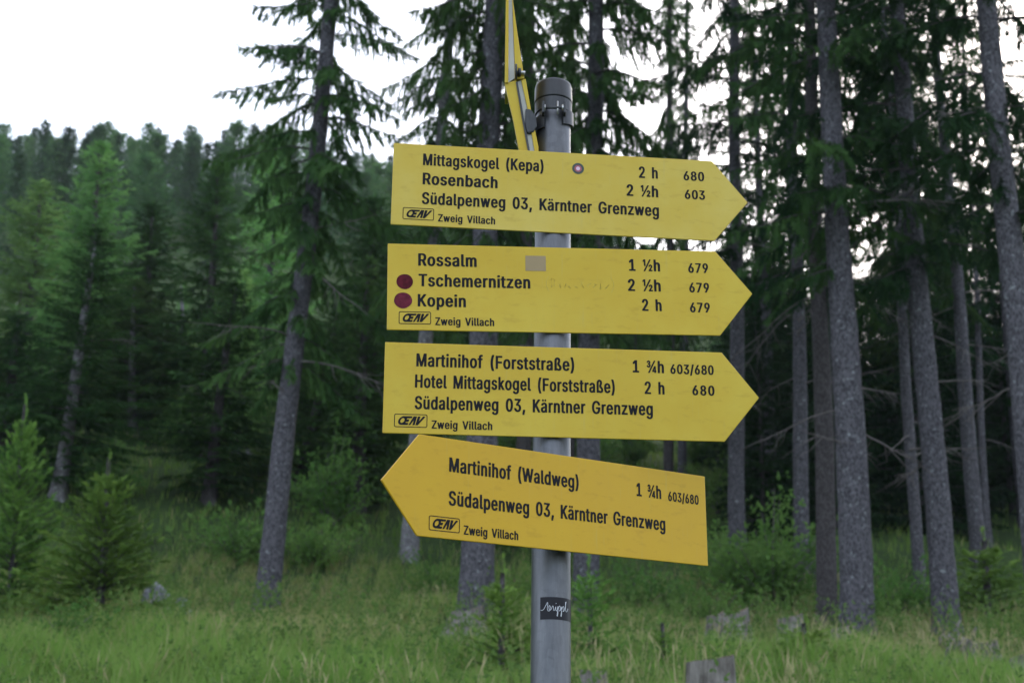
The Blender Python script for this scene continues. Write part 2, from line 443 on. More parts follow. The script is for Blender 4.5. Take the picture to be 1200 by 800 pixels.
# ------------------------------------------------------------------ lettering: outlines drawn as filled shapes
GLYPHS = {
'(': (0.469, ['242,-205 218,-196 212,-188 172,-92 126,52 102,156 87,260 80,356 86,556 102,676 134,828 165,940 212,1060 219,1068 250,1077 378,1078 410,1070 420,1060 360,876 318,692 294,508 290,372 300,252 321,132 357,-4 420,-188 410,-199 378,-207']),
')': (0.469, ['26,-205 3,-196 -1,-188 62,-4 99,140 123,292 128,436 118,580 93,732 50,908 -1,1060 10,1071 42,1078 170,1077 202,1066 231,1004 275,868 310,716 328,596 338,476 339,356 331,252 315,148 279,4 244,-100 202,-196 154,-207']),
',': (0.338, ['27,-251 4,-242 0,-234 46,142 67,154 99,159 219,158 258,150 267,142 267,134 183,-242 139,-254']),
'/': (0.432, ['-9,-166 -32,-157 -36,-149 216,1051 231,1060 263,1066 367,1066 406,1059 417,1051 417,1043 167,-149 159,-159 127,-168']),
'0': (0.745, ['298,-29 226,-12 170,20 121,68 74,148 46,228 24,348 16,452 19,604 31,700 59,812 90,884 128,940 169,980 226,1012 298,1029 386,1030 469,1012 526,980 574,932 621,852 648,772 671,652 679,548 676,396 664,300 636,188 605,116 567,60 506,7 450,-18 386,-30', '336,124 346,119 354,121 387,148 414,188 432,228 460,348 469,500 460,652 440,748 422,796 400,836 372,868 346,882 322,867 295,836 273,796 255,748 235,652 226,500 231,380 253,260 290,172 316,140']),
'1': (0.745, ['86,-16 63,-7 59,1 62,113 102,126 268,129 268,761 262,768 174,691 126,684 86,692 74,705 74,841 254,1010 302,1019 430,1019 462,1014 481,1001 481,129 614,126 655,113 657,1 653,-7 638,-14 606,-19']),
'2': (0.745, ['67,-16 44,-7 40,1 41,97 377,561 420,649 433,729 427,785 407,833 371,871 339,883 307,863 277,825 260,777 249,705 203,693 63,697 46,705 43,713 50,793 65,849 98,913 130,953 169,985 214,1009 275,1026 347,1032 419,1026 476,1009 520,985 559,953 586,921 613,873 634,809 641,761 635,657 606,569 557,481 487,377 307,137 331,130 603,130 643,123 655,113 655,1 651,-7 635,-14 603,-19']),
'3': (0.745, ['276,-29 228,-20 165,4 114,36 81,68 52,108 29,156 16,204 9,260 28,273 60,278 172,278 212,271 225,260 234,212 259,164 292,133 324,119 348,119 376,132 404,155 422,180 441,228 446,300 434,364 411,412 379,444 348,461 316,467 212,470 193,476 183,484 182,492 182,588 186,596 373,868 100,870 65,876 51,884 49,892 50,1004 68,1014 100,1019 572,1019 612,1013 628,1004 629,996 627,900 411,588 476,573 529,548 579,508 615,460 644,396 659,316 657,228 644,172 623,124 585,68 548,32 503,4 452,-16 404,-27 332,-32']),
'6': (0.745, ['298,-29 227,-12 167,20 124,60 86,116 54,196 43,260 40,340 51,420 74,500 115,596 330,1004 346,1013 378,1019 522,1016 546,1007 550,996 360,644 370,637 458,624 510,604 556,572 597,524 627,468 647,396 654,308 646,220 631,164 600,100 563,52 527,20 482,-6 426,-24 354,-32', '346,116 384,140 418,188 439,252 444,308 438,372 419,428 386,476 346,501 307,476 273,428 255,372 250,308 258,236 276,188 310,140']),
'7': (0.745, ['120,-17 95,-7 91,1 431,865 416,870 96,870 56,875 37,889 37,1001 56,1014 96,1019 600,1019 650,1009 657,1001 657,881 312,1 296,-12 264,-19']),
'8': (0.745, ['289,-29 209,-11 135,28 79,84 58,116 37,164 26,212 22,268 26,324 40,380 61,428 89,468 122,500 163,524 112,564 76,620 54,692 51,772 59,828 80,884 110,932 150,972 193,999 245,1020 313,1031 385,1031 473,1012 537,976 589,924 626,852 640,796 643,748 640,700 629,652 594,580 566,548 531,524 590,484 617,452 640,412 667,332 671,236 657,164 636,116 595,60 558,28 501,-4 433,-25 353,-32', '316,124 353,116 378,124 403,140 440,188 456,244 456,308 435,372 395,420 353,442 321,435 281,404 251,356 237,308 236,252 249,196 274,156', '330,596 345,589 361,594 398,628 420,668 431,724 428,780 412,828 380,868 345,884 314,868 286,836 269,796 262,756 264,708 276,660 300,620']),
'9': (0.745, ['170,-16 146,-7 142,1 336,361 258,371 191,393 138,428 93,481 60,553 43,633 40,721 54,809 75,865 108,921 143,961 186,993 240,1017 298,1029 354,1032 426,1024 490,1002 546,964 585,921 621,857 640,801 653,713 652,633 638,561 618,497 577,401 361,-7 314,-19', '333,505 346,499 362,505 386,524 410,553 434,609 444,673 439,745 420,809 387,857 346,884 307,857 278,817 260,769 251,705 255,633 269,585 297,537']),
'F': (0.679, ['61,-16 38,-7 34,1 34,1001 53,1014 93,1019 573,1019 617,1009 624,1001 624,889 620,881 605,874 573,869 261,869 249,865 249,569 533,566 573,560 586,553 589,545 589,433 573,422 541,416 253,413 249,409 249,1 237,-11 205,-18']),
'G': (0.848, ['351,-28 271,-10 199,25 125,92 81,156 37,260 14,356 4,500 9,604 34,732 64,812 106,884 154,940 205,980 279,1014 359,1030 463,1029 527,1016 580,996 633,964 678,924 716,876 747,820 770,756 785,684 767,672 735,666 615,667 583,673 568,684 547,748 521,796 470,852 439,869 407,877 374,868 336,844 292,796 260,740 239,684 224,612 217,500 220,420 232,348 261,260 288,212 321,172 363,140 407,124 439,129 475,148 503,172 533,212 566,292 577,372 423,373 391,379 377,388 377,508 415,521 735,522 783,512 791,500 786,316 770,236 734,148 697,92 649,44 583,2 511,-22 423,-32']),
'H': (0.843, ['61,-16 38,-7 34,1 34,1001 53,1014 93,1019 213,1018 242,1009 249,1001 249,593 269,587 525,587 543,593 544,1001 565,1015 597,1019 709,1019 751,1009 758,993 758,1 754,-7 709,-19 597,-19 557,-12 543,1 543,433 261,437 249,433 249,1 237,-11 205,-18']),
'K': (0.766, ['61,-16 38,-7 34,1 34,1001 53,1014 93,1019 213,1018 242,1009 249,1001 249,673 253,660 506,1009 532,1017 565,1019 701,1018 738,1009 745,1001 742,993 433,569 742,9 746,1 742,-7 717,-16 685,-19 557,-18 517,-7 301,379 293,386 249,321 249,1 245,-7 197,-19']),
'L': (0.653, ['61,-16 38,-7 34,1 34,1001 45,1011 77,1018 213,1018 242,1009 249,1001 249,137 269,131 557,131 597,124 612,113 612,1 597,-12 557,-19']),
'M': (1.013, ['61,-16 38,-7 34,1 37,1005 77,1018 237,1019 269,1014 290,1001 477,388 485,378 672,1001 693,1014 725,1019 877,1019 922,1009 929,993 929,1 924,-7 885,-18 773,-19 738,-15 717,-3 715,393 709,415 578,-7 557,-16 517,-19 421,-18 385,-7 253,410 246,417 245,434 245,1 237,-9 205,-18']),
'R': (0.738, ['61,-16 38,-7 34,1 34,1001 53,1014 85,1019 365,1019 453,1011 534,985 584,953 633,897 658,849 678,777 685,665 679,609 664,553 643,505 621,472 583,433 546,409 544,401 714,1 710,-7 693,-15 661,-19 533,-19 487,-7 327,369 253,370 249,361 249,1 237,-11 205,-18', '250,521 365,521 389,526 429,553 454,593 471,673 469,729 462,769 447,809 430,833 413,849 385,865 349,870 261,869 249,865']),
'S': (0.735, ['284,-33 228,-23 172,-4 122,24 84,56 52,96 21,160 6,216 1,272 20,282 52,287 172,287 207,280 217,272 234,200 259,160 300,128 348,116 380,124 412,143 452,192 471,256 470,296 463,328 443,360 405,392 356,416 180,483 144,504 94,544 60,587 35,640 24,696 23,760 31,816 56,880 88,928 140,975 183,1000 244,1020 308,1031 388,1031 452,1021 508,1002 554,976 592,944 624,904 646,864 666,800 673,744 660,731 628,724 508,724 476,730 459,744 449,792 422,840 382,872 340,882 309,872 285,856 249,808 235,752 243,688 268,648 308,617 524,530 568,504 614,464 645,424 671,368 682,312 683,240 669,168 649,120 610,64 564,24 505,-8 436,-28 348,-36']),
'T': (0.738, ['266,-16 241,-7 237,1 237,865 226,869 42,869 -5,881 -9,889 -9,1001 10,1014 50,1019 642,1019 682,1013 697,1001 697,889 693,881 650,869 466,869 452,865 452,1 442,-10 410,-18']),
'V': (0.785, ['282,-16 259,-7 254,1 -33,1001 -14,1014 26,1019 146,1018 178,1010 187,1001 370,346 547,1001 562,1012 602,1019 722,1019 761,1009 768,1001 766,993 485,1 474,-10 442,-18']),
'W': (1.102, ['202,-15 184,-7 179,1 -32,993 -30,1005 10,1018 130,1019 170,1012 184,1001 298,448 412,1001 426,1012 466,1019 594,1019 633,1009 640,1001 754,443 867,1001 882,1012 922,1019 1034,1019 1078,1009 1084,1001 1083,993 867,-7 842,-16 810,-19 690,-19 644,-7 530,519 522,524 407,-7 362,-19']),
'Z': (0.722, ['31,-16 10,-7 6,1 8,97 421,865 407,869 55,869 23,874 8,881 4,889 4,1001 23,1014 63,1019 615,1019 659,1009 666,1001 666,905 252,137 271,131 615,131 655,125 670,113 670,1 666,-7 647,-15 615,-19']),
'a': (0.647, ['192,-32 136,-19 95,0 53,32 23,72 1,120 -9,168 -11,232 -3,288 9,320 36,360 62,384 101,408 176,434 341,464 357,472 364,504 356,568 334,608 316,624 296,630 272,619 248,600 225,568 211,536 184,522 144,520 112,525 19,560 6,568 6,576 28,632 53,672 93,712 146,744 208,765 272,774 336,773 404,760 462,736 505,704 544,648 564,592 574,496 574,0 560,-12 528,-19 416,-19 376,-10 296,-33', '250,112 264,109 292,120 320,144 342,176 362,240 364,320 352,323 262,304 233,288 212,264 200,224 204,168 220,136']),
'b': (0.701, ['298,-31 226,-9 178,-19 66,-18 34,-11 23,1 23,1001 29,1009 50,1016 178,1019 226,1009 232,1001 234,756 298,771 362,774 434,765 490,745 537,713 585,657 615,601 641,521 655,409 652,289 634,193 614,137 589,89 535,25 468,-15 394,-33', '334,113 356,121 375,137 412,193 436,273 445,369 438,465 418,537 386,593 361,617 338,628 314,617 296,601 260,545 239,473 231,377 236,289 256,209 292,145']),
'c': (0.657, ['269,-32 205,-18 148,9 92,57 53,113 19,193 3,257 -5,361 -1,449 16,537 40,601 72,657 123,713 173,745 229,765 285,773 365,772 453,749 524,705 554,673 580,633 612,545 597,532 501,500 437,498 415,505 407,513 381,577 344,617 317,628 283,609 256,577 232,529 218,481 208,417 210,297 224,233 239,193 276,137 317,111 341,121 368,145 393,185 409,233 429,245 461,249 501,245 597,215 614,201 598,145 574,97 545,57 501,17 453,-10 397,-27 341,-34']),
'd': (0.701, ['253,-32 183,-15 117,25 67,81 27,161 3,257 -6,369 2,481 26,577 51,633 84,681 117,715 161,745 213,764 269,773 333,773 413,756 418,761 418,1001 425,1009 469,1019 581,1019 613,1012 628,1001 628,1 613,-12 581,-19 469,-19 429,-9 355,-31', '295,121 317,113 332,121 359,145 380,177 407,249 419,345 415,449 397,529 362,593 337,617 317,627 303,625 280,609 240,553 218,489 206,401 208,321 224,233 256,161']),
'e': (0.669, ['269,-31 205,-17 149,9 92,57 52,113 18,193 3,257 -5,337 -2,441 10,513 37,596 66,649 105,697 143,729 205,758 269,772 349,773 415,761 473,737 525,697 569,641 598,577 617,505 626,417 626,329 605,318 573,314 207,313 215,249 235,193 275,137 296,121 325,110 353,121 372,137 395,169 411,209 437,223 501,223 598,193 614,185 617,177 599,121 570,73 533,33 500,9 450,-15 389,-30 325,-35', '208,457 221,453 413,457 392,545 375,577 349,609 327,625 309,628 270,601 232,545']),
'f': (0.439, ['91,-16 70,-7 66,1 66,617 51,624 -21,627 -48,641 -48,745 -43,753 -21,762 66,769 66,865 75,921 101,977 139,1017 181,1041 240,1057 307,1060 379,1050 419,1035 430,1025 407,921 402,913 371,903 299,906 284,881 276,841 275,769 371,763 403,753 408,745 408,649 407,641 399,633 379,627 291,624 275,617 275,1 267,-9 235,-18']),
'g': (0.702, ['253,-311 173,-292 106,-255 53,-199 20,-135 104,-71 133,-62 173,-62 207,-71 251,-135 279,-159 309,-171 339,-167 376,-143 400,-111 415,-63 419,1 413,10 357,-5 293,-10 197,5 125,41 97,65 63,105 40,145 18,201 -2,305 -2,449 10,521 26,577 52,633 98,697 149,737 203,761 253,772 301,775 365,769 421,752 477,765 581,764 613,758 629,745 629,-15 625,-79 613,-135 592,-183 564,-223 530,-255 491,-279 445,-297 381,-311 317,-315', '308,137 320,137 348,153 371,177 390,209 413,281 421,377 416,457 395,537 363,593 338,617 317,628 304,625 281,609 240,553 214,473 206,385 210,305 231,225 264,169']),
'h': (0.679, ['50,-16 27,-7 23,1 23,1001 34,1011 66,1018 200,1017 225,1009 232,1001 234,753 282,768 346,775 394,772 446,761 490,742 528,713 560,673 580,633 595,585 605,505 606,1 601,-7 586,-14 546,-19 434,-18 402,-8 396,1 392,513 383,553 368,585 349,609 322,626 290,609 264,577 245,537 236,497 232,1 218,-12 186,-19']),
'i': (0.305, ['50,-16 27,-7 23,1 23,745 34,756 66,764 202,762 228,753 232,745 232,1 218,-12 186,-19', '72,862 48,871 29,887 8,927 9,975 31,1015 72,1038 128,1045 184,1038 226,1015 246,983 252,951 247,919 229,887 208,871 168,859 120,856']),
'k': (0.634, ['50,-16 27,-7 23,1 23,1001 34,1011 66,1018 200,1017 225,1009 232,1001 234,559 386,755 426,764 562,764 594,759 610,745 368,425 629,1 625,-7 610,-14 578,-19 442,-19 397,-7 234,257 232,1 228,-7 186,-19']),
'l': (0.340, ['170,-21 106,-4 70,20 39,68 23,140 23,996 24,1004 36,1012 66,1018 186,1019 218,1013 231,1004 233,164 242,127 290,123 310,116 318,108 335,4 314,-9 266,-20']),
'm': (0.985, ['50,-16 27,-7 23,1 23,745 27,753 50,762 82,765 186,764 226,755 290,774 362,777 433,761 463,745 490,722 498,721 538,749 586,767 642,777 690,777 738,771 778,759 817,737 845,713 886,649 900,609 909,553 912,1 908,-7 866,-19 754,-19 722,-14 706,-7 702,1 700,529 692,569 681,593 666,612 642,628 613,609 596,585 582,553 574,513 572,1 568,-7 554,-14 522,-19 410,-19 366,-7 362,1 362,529 356,561 342,593 306,627 280,609 256,577 243,545 234,505 232,1 218,-12 186,-19']),
'n': (0.678, ['50,-16 27,-7 23,1 26,750 47,761 82,765 186,764 226,752 290,769 354,775 418,768 484,745 522,719 560,673 585,617 599,561 606,473 606,1 601,-7 562,-18 450,-19 410,-12 396,1 392,513 383,553 368,585 349,609 322,626 290,609 264,577 245,537 236,497 232,1 218,-12 186,-19']),
'o': (0.687, ['269,-32 205,-18 148,9 92,57 53,113 19,193 3,257 -5,361 -1,449 16,537 40,601 72,657 123,713 173,745 229,765 285,773 365,772 437,756 492,729 546,681 585,625 619,545 633,481 642,369 638,289 620,201 597,137 552,65 511,25 459,-7 405,-25 333,-35', '310,113 326,113 357,134 398,193 423,273 431,369 423,465 399,545 362,601 341,618 317,628 293,617 275,601 238,545 214,465 206,369 213,281 232,209 269,145']),
'p': (0.701, ['50,-297 27,-288 23,-280 23,744 34,756 66,764 186,764 226,753 290,770 346,775 402,771 466,755 517,728 568,680 604,624 635,544 653,448 656,336 644,232 623,160 602,112 572,64 534,24 485,-8 426,-28 354,-35 290,-30 232,-16 232,-280 228,-288 186,-299', '336,112 355,120 375,136 412,192 436,272 445,368 438,464 418,536 386,593 362,616 338,628 314,617 296,600 260,544 239,472 231,376 237,288 256,208 293,144']),
'r': (0.447, ['50,-16 27,-7 23,1 23,745 27,753 42,759 74,764 178,765 226,757 266,769 330,775 418,766 431,753 431,633 425,625 402,617 362,615 322,621 298,611 263,577 239,521 232,465 232,1 218,-12 186,-19']),
's': (0.610, ['223,-32 135,-9 70,33 42,65 19,105 -4,185 15,199 111,225 177,225 199,214 214,169 233,137 255,118 279,109 310,121 340,153 352,193 349,233 335,259 310,281 151,334 111,355 72,385 41,425 24,465 15,513 16,577 29,625 54,673 91,713 125,737 167,756 223,770 287,775 351,770 431,746 487,705 531,641 555,569 535,556 442,529 380,529 358,537 327,601 306,625 287,634 256,617 232,585 224,545 229,513 241,489 271,465 431,411 471,390 509,361 539,321 556,281 565,233 563,169 551,121 526,73 499,41 455,7 408,-15 351,-29 279,-35']),
't': (0.399, ['211,-24 155,-11 116,9 82,41 59,81 46,129 42,177 41,617 35,622 -29,629 -48,641 -48,745 -44,753 -24,761 41,769 42,929 75,943 203,945 241,937 251,929 251,921 251,769 347,761 366,753 371,745 370,641 362,633 339,626 267,624 251,617 251,193 255,153 267,123 323,124 363,113 384,1 363,-12 315,-23']),
'u': (0.679, ['234,-26 165,-9 111,23 70,71 39,143 26,207 23,271 25,751 50,762 82,765 186,764 216,759 230,751 236,231 257,167 282,135 306,119 336,135 364,167 382,207 392,247 398,751 418,760 450,765 554,765 589,759 603,751 606,743 605,-1 594,-11 562,-18 442,-18 402,-6 322,-27']),
'w': (0.920, ['180,-16 157,-7 153,1 -23,745 -19,753 4,762 36,765 148,764 187,753 260,435 328,745 340,756 380,764 492,765 539,753 612,442 683,753 708,762 740,765 852,764 888,753 891,737 712,-7 692,-16 652,-19 548,-18 511,-7 436,316 359,-7 316,-19']),
'x': (0.631, ['1,-16 -22,-7 -26,1 177,385 -10,737 -14,745 -9,753 10,761 49,765 169,764 207,753 289,593 297,597 378,753 401,762 433,765 553,764 593,753 597,745 593,737 403,377 603,9 607,1 603,-7 577,-17 545,-19 425,-18 386,-7 289,173 194,-7 145,-19']),
'z': (0.633, ['33,-16 10,-7 6,1 9,97 319,609 297,616 65,616 24,625 16,633 15,641 15,745 20,753 41,761 81,765 513,765 563,753 568,745 568,649 263,137 281,130 529,129 568,121 577,113 577,105 577,1 573,-7 553,-15 521,-19']),
'½': (0.947, ['79,-18 65,-7 66,9 603,1009 623,1020 735,1016 745,1009 746,993 210,-7 199,-16 183,-20', '543,-17 530,-7 529,1 531,81 706,321 727,361 732,393 725,425 711,439 695,444 673,425 665,385 655,375 639,370 543,372 532,377 525,393 538,465 554,497 574,521 604,545 631,559 671,569 703,571 767,559 815,530 853,481 868,441 871,377 859,329 836,281 721,113 847,110 871,102 878,89 876,-7 863,-17 847,-20', '127,438 115,449 113,457 113,841 111,844 55,794 31,791 15,798 8,809 9,921 110,1017 231,1020 247,1015 257,1001 256,449 231,435']),
'¾': (0.986, ['164,-17 150,-7 151,9 688,1009 716,1020 820,1017 830,1009 832,993 296,-7 284,-17 268,-20', '740,-15 729,1 729,65 724,68 564,68 540,76 533,89 534,177 707,553 732,565 844,565 860,559 869,545 869,201 908,194 920,185 922,89 908,71 870,65 869,1 859,-15 836,-20 756,-20', '686,201 700,197 730,201 730,273 724,282', '164,433 108,451 60,488 33,529 21,585 28,597 44,604 140,604 156,599 177,569 196,560 220,561 242,577 249,593 251,617 236,658 212,671 147,673 133,681 129,697 133,785 148,794 204,795 220,802 237,833 236,873 220,896 204,898 180,886 167,857 156,848 60,845 44,848 32,857 31,881 39,913 55,945 100,992 164,1020 236,1025 284,1012 316,993 347,961 369,921 379,873 375,817 361,777 332,737 362,713 382,681 394,641 396,585 376,521 348,483 324,463 260,435 212,429']),
'ß': (0.727, ['357,-29 245,-1 231,-12 205,-18 77,-18 48,-12 36,-4 34,4 34,716 41,804 49,844 77,916 123,972 173,1006 253,1029 341,1030 429,1007 466,988 496,964 538,908 552,876 563,828 565,740 548,668 501,572 497,516 505,492 520,468 606,380 637,340 661,292 674,236 675,172 665,116 642,68 605,25 559,-4 501,-23 437,-32', '384,124 413,119 445,140 461,172 465,220 458,252 445,276 332,396 306,436 290,476 283,532 289,588 349,700 359,756 355,804 346,836 325,865 301,880 279,860 264,836 252,796 246,748 245,164 325,159']),
'ä': (0.647, ['192,-32 136,-19 95,0 53,32 23,72 1,120 -9,168 -11,232 -3,288 9,320 36,360 62,384 101,408 176,434 341,464 357,472 364,504 356,568 334,608 316,624 296,630 272,619 248,600 225,568 211,536 184,522 144,520 112,525 19,560 6,568 6,576 28,632 53,672 93,712 146,744 208,765 272,774 336,773 404,760 462,736 505,704 544,648 564,592 574,496 574,0 560,-12 528,-19 416,-19 376,-10 296,-33', '250,112 264,109 292,120 320,144 342,176 362,240 364,320 352,323 262,304 233,288 212,264 200,224 204,168 220,136', '371,861 343,879 323,911 316,951 321,983 339,1015 363,1035 395,1044 427,1039 454,1023 476,991 484,959 480,919 464,887 436,863 403,856', '151,861 123,879 103,911 96,951 101,983 119,1015 143,1035 175,1044 207,1039 233,1023 256,991 263,959 260,919 244,887 215,863 183,856']),
'ü': (0.679, ['234,-26 165,-9 111,23 70,71 39,143 26,207 23,271 25,751 50,762 82,765 186,764 216,759 230,751 236,231 257,167 282,135 306,119 336,135 364,167 382,207 392,247 398,751 418,760 450,765 554,765 589,759 603,751 606,743 605,-1 594,-11 562,-18 442,-18 402,-6 322,-27', '395,861 367,879 347,911 340,951 345,983 364,1015 387,1035 419,1044 451,1039 478,1023 500,991 508,959 504,919 488,887 460,863 427,856', '175,861 147,879 127,911 120,951 125,983 143,1015 167,1035 199,1044 231,1039 257,1023 280,991 287,959 284,919 268,887 239,863 207,856']),
'@': (3.200, ['431,9 300,58 212,142 176,214 157,346 191,502 269,646 336,730 479,855 647,947 815,994 1927,994 1847,783 1607,780 1583,760 1267,754 1226,646 1235,640 1541,634 1439,365 1119,358 1075,250 1091,240 1379,240 1391,221 1415,220 1421,214 1343,7 635,0 623,10 527,0', '536,238 623,233 707,259 791,312 887,417 934,514 950,622 930,694 887,743 791,770 683,745 587,686 495,586 439,466 431,370 463,286', '1430,3 2057,994 2474,999 2198,2 1934,0 1923,10 1978,214 2006,226 2038,310 2010,322 2010,334 2059,514 2054,530 1899,322 1874,310 1808,226 1819,214 1658,1', '2290,1 2283,10 2578,994 2897,994 2722,435 3202,1000 3524,994 2578,0']),
}

TEXT_MESH = {}
def fill_mesh(name, polys, mat):
    cu = bpy.data.curves.new(name, 'CURVE'); cu.dimensions = '2D'; cu.fill_mode = 'BOTH'
    for P in polys:
        sp = cu.splines.new('POLY'); sp.points.add(len(P) - 1)
        sp.points.foreach_set('co', np.array([(x, y, 0, 1) for x, y in P], np.float32).ravel())
        sp.use_cyclic_u = True
    o = bpy.data.objects.new(name, cu); COL.objects.link(o)
    me = bpy.data.meshes.new_from_object(o.evaluated_get(bpy.context.evaluated_depsgraph_get()))
    bpy.data.objects.remove(o); bpy.data.curves.remove(cu)
    me.name = name; me.materials.clear(); me.materials.append(mat)
    n = len(me.vertices); co = np.empty(n * 3, np.float32); me.vertices.foreach_get('co', co)
    co = co.reshape(-1, 3); co = np.stack([co[:, 0], -co[:, 2], co[:, 1]], 1); me.vertices.foreach_set('co', co.ravel()); me.update()
    return me
def gpolys(ch): return [[tuple(int(v) / 1000 for v in q.split(',')) for q in s.split()] for s in GLYPHS[ch][1]]
GP = {k: gpolys(k) for k in GLYPHS}
def text_polys(t, x0, y0, x1, cap):
    """set a line of text from x0 to x1 (metres) with the given capital height"""
    SPACE = .52
    def width(track): return sum((GLYPHS[c][0] if c != ' ' else SPACE) for c in t) + track * (len(t) - 1)
    first = min(p[0] for P in GP[t[0]] for p in P); last = GLYPHS[t[-1]][0] - max(p[0] for P in GP[t[-1]] for p in P)
    want = (x1 - x0) / cap + first + last
    track = (want - width(0)) / (len(t) - 1)
    sx = 1.0
    if track > .16: sx = want / width(.16); track = .16
    if track < .03: sx = want / width(.03); track = .03
    out, pen = [], -first
    for c in t:
        if c != ' ':
            for P in GP[c]: out.append([(x0 + (pen + x) * sx * cap, y0 + y * cap) for x, y in P])
            pen += GLYPHS[c][0] + track
        else: pen += SPACE + track
    return out
def disc(cx, cy, rx, ry, n=28, wob=0, seed=0):
    r = random.Random(seed); ph = [r.uniform(0, 6) for _ in range(3)]
    return [(cx + rx * math.cos(a) * (1 + wob * math.sin(3 * a + ph[0]) + wob * math.sin(5 * a + ph[1])),
             cy + ry * math.sin(a) * (1 + wob * math.sin(2 * a + ph[2]) + wob * math.sin(5 * a + ph[1]))) for a in [2 * math.pi * k / n for k in range(n)]]
def rrect(x0, y0, x1, y1, r):
    out = []
    for cx, cy, a0 in ((x1 - r, y1 - r, 0), (x0 + r, y1 - r, 90), (x0 + r, y0 + r, 180), (x1 - r, y0 + r, 270)):
        for k in range(5):
            a = math.radians(a0 + k * 22.5); out.append((cx + r * math.cos(a), cy + r * math.sin(a)))
    return out

HS = .14
S03 = "Südalpenweg 03, Kärntner Grenzweg"
SIGNS = [
 dict(pos=(0.0687,2.1554,0.8074), X=(0.9937,0.1108,-0.0154), Z=(0.0108,0.0423,0.9990), L=0.5216, T=0.0572, text=[
   ('Mittagskogel (Kepa)',-0.2130,0.0342,-0.0188,0.0195), ('Rosenbach',-0.2127,0.0010,-0.0924,0.0195), (S03,-0.2130,-0.0326,0.1700,0.0195),
   ('2 h',0.1381,0.0330,0.1692,0.0193), ('2 ½h',0.1174,0.0004,0.1694,0.0193), ('680',0.2121,0.0330,0.2466,0.0156), ('603',0.2134,0.0005,0.2471,0.0155)],
   label='topmost yellow hiking sign, pointing right, listing Mittagskogel and Rosenbach'),
 dict(pos=(0.0666,2.1315,0.6364), X=(0.9941,0.1083,0.0108), Z=(-0.0140,0.0290,0.9995), L=0.5211, T=0.0563, text=[
   ('Rossalm',-0.2132,0.0348,-0.1219,0.0197), ('Tschemernitzen',-0.2125,0.0013,-0.0382,0.0195), ('Kopein',-0.2136,-0.0314,-0.1391,0.0193),
   ('1 ½h',0.1194,0.0342,0.1692,0.0190), ('2 ½h',0.1166,0.0008,0.1689,0.0190), ('2 h',0.1378,-0.0316,0.1688,0.0188),
   ('679',0.2147,0.0332,0.2470,0.0155), ('679',0.2147,0.0005,0.2469,0.0155), ('679',0.2143,-0.0325,0.2463,0.0155)],
   label='yellow arrow sign with two dark red dots, listing Rossalm, Tschemernitzen and Kopein'),
 dict(pos=(0.0658,2.1073,0.4676), X=(0.9951,0.0989,-0.0069), Z=(0.0060,0.0099,0.9999), L=0.5187, T=0.0564, text=[
   ('Martinihof (Forststraße)',-0.2116,0.0338,0.0286,0.0196), ('Hotel Mittagskogel (Forststraße)',-0.2128,0.0010,0.0906,0.0195), (S03,-0.2125,-0.0320,0.1492,0.0194),
   ('1 ¾h',0.1193,0.0345,0.1678,0.0187), ('603/680',0.1779,0.0341,0.2457,0.0145), ('2 h',0.1372,0.0012,0.1679,0.0188), ('680',0.2114,0.0014,0.2460,0.0150)],
   label='yellow right-pointing sign with Hotel Mittagskogel in its middle line'),
 dict(pos=(0.0877,2.0659,0.2917), X=(0.8262,0.5630,-0.0220), Z=(0.0020,0.0362,0.9993), L=0.5203, T=0.0573, mirror=True, text=[
   ('Martinihof (Waldweg)',-0.2115,0.0237,0.0117,0.0195), (S03,-0.2116,-0.0230,0.1758,0.0194),
   ('1 ¾h',0.1211,0.0249,0.1691,0.0194), ('603/680',0.1832,0.0237,0.2449,0.0142)],
   label='lowest yellow sign, pointing left towards the camera, reading Martinihof (Waldweg)'),
]
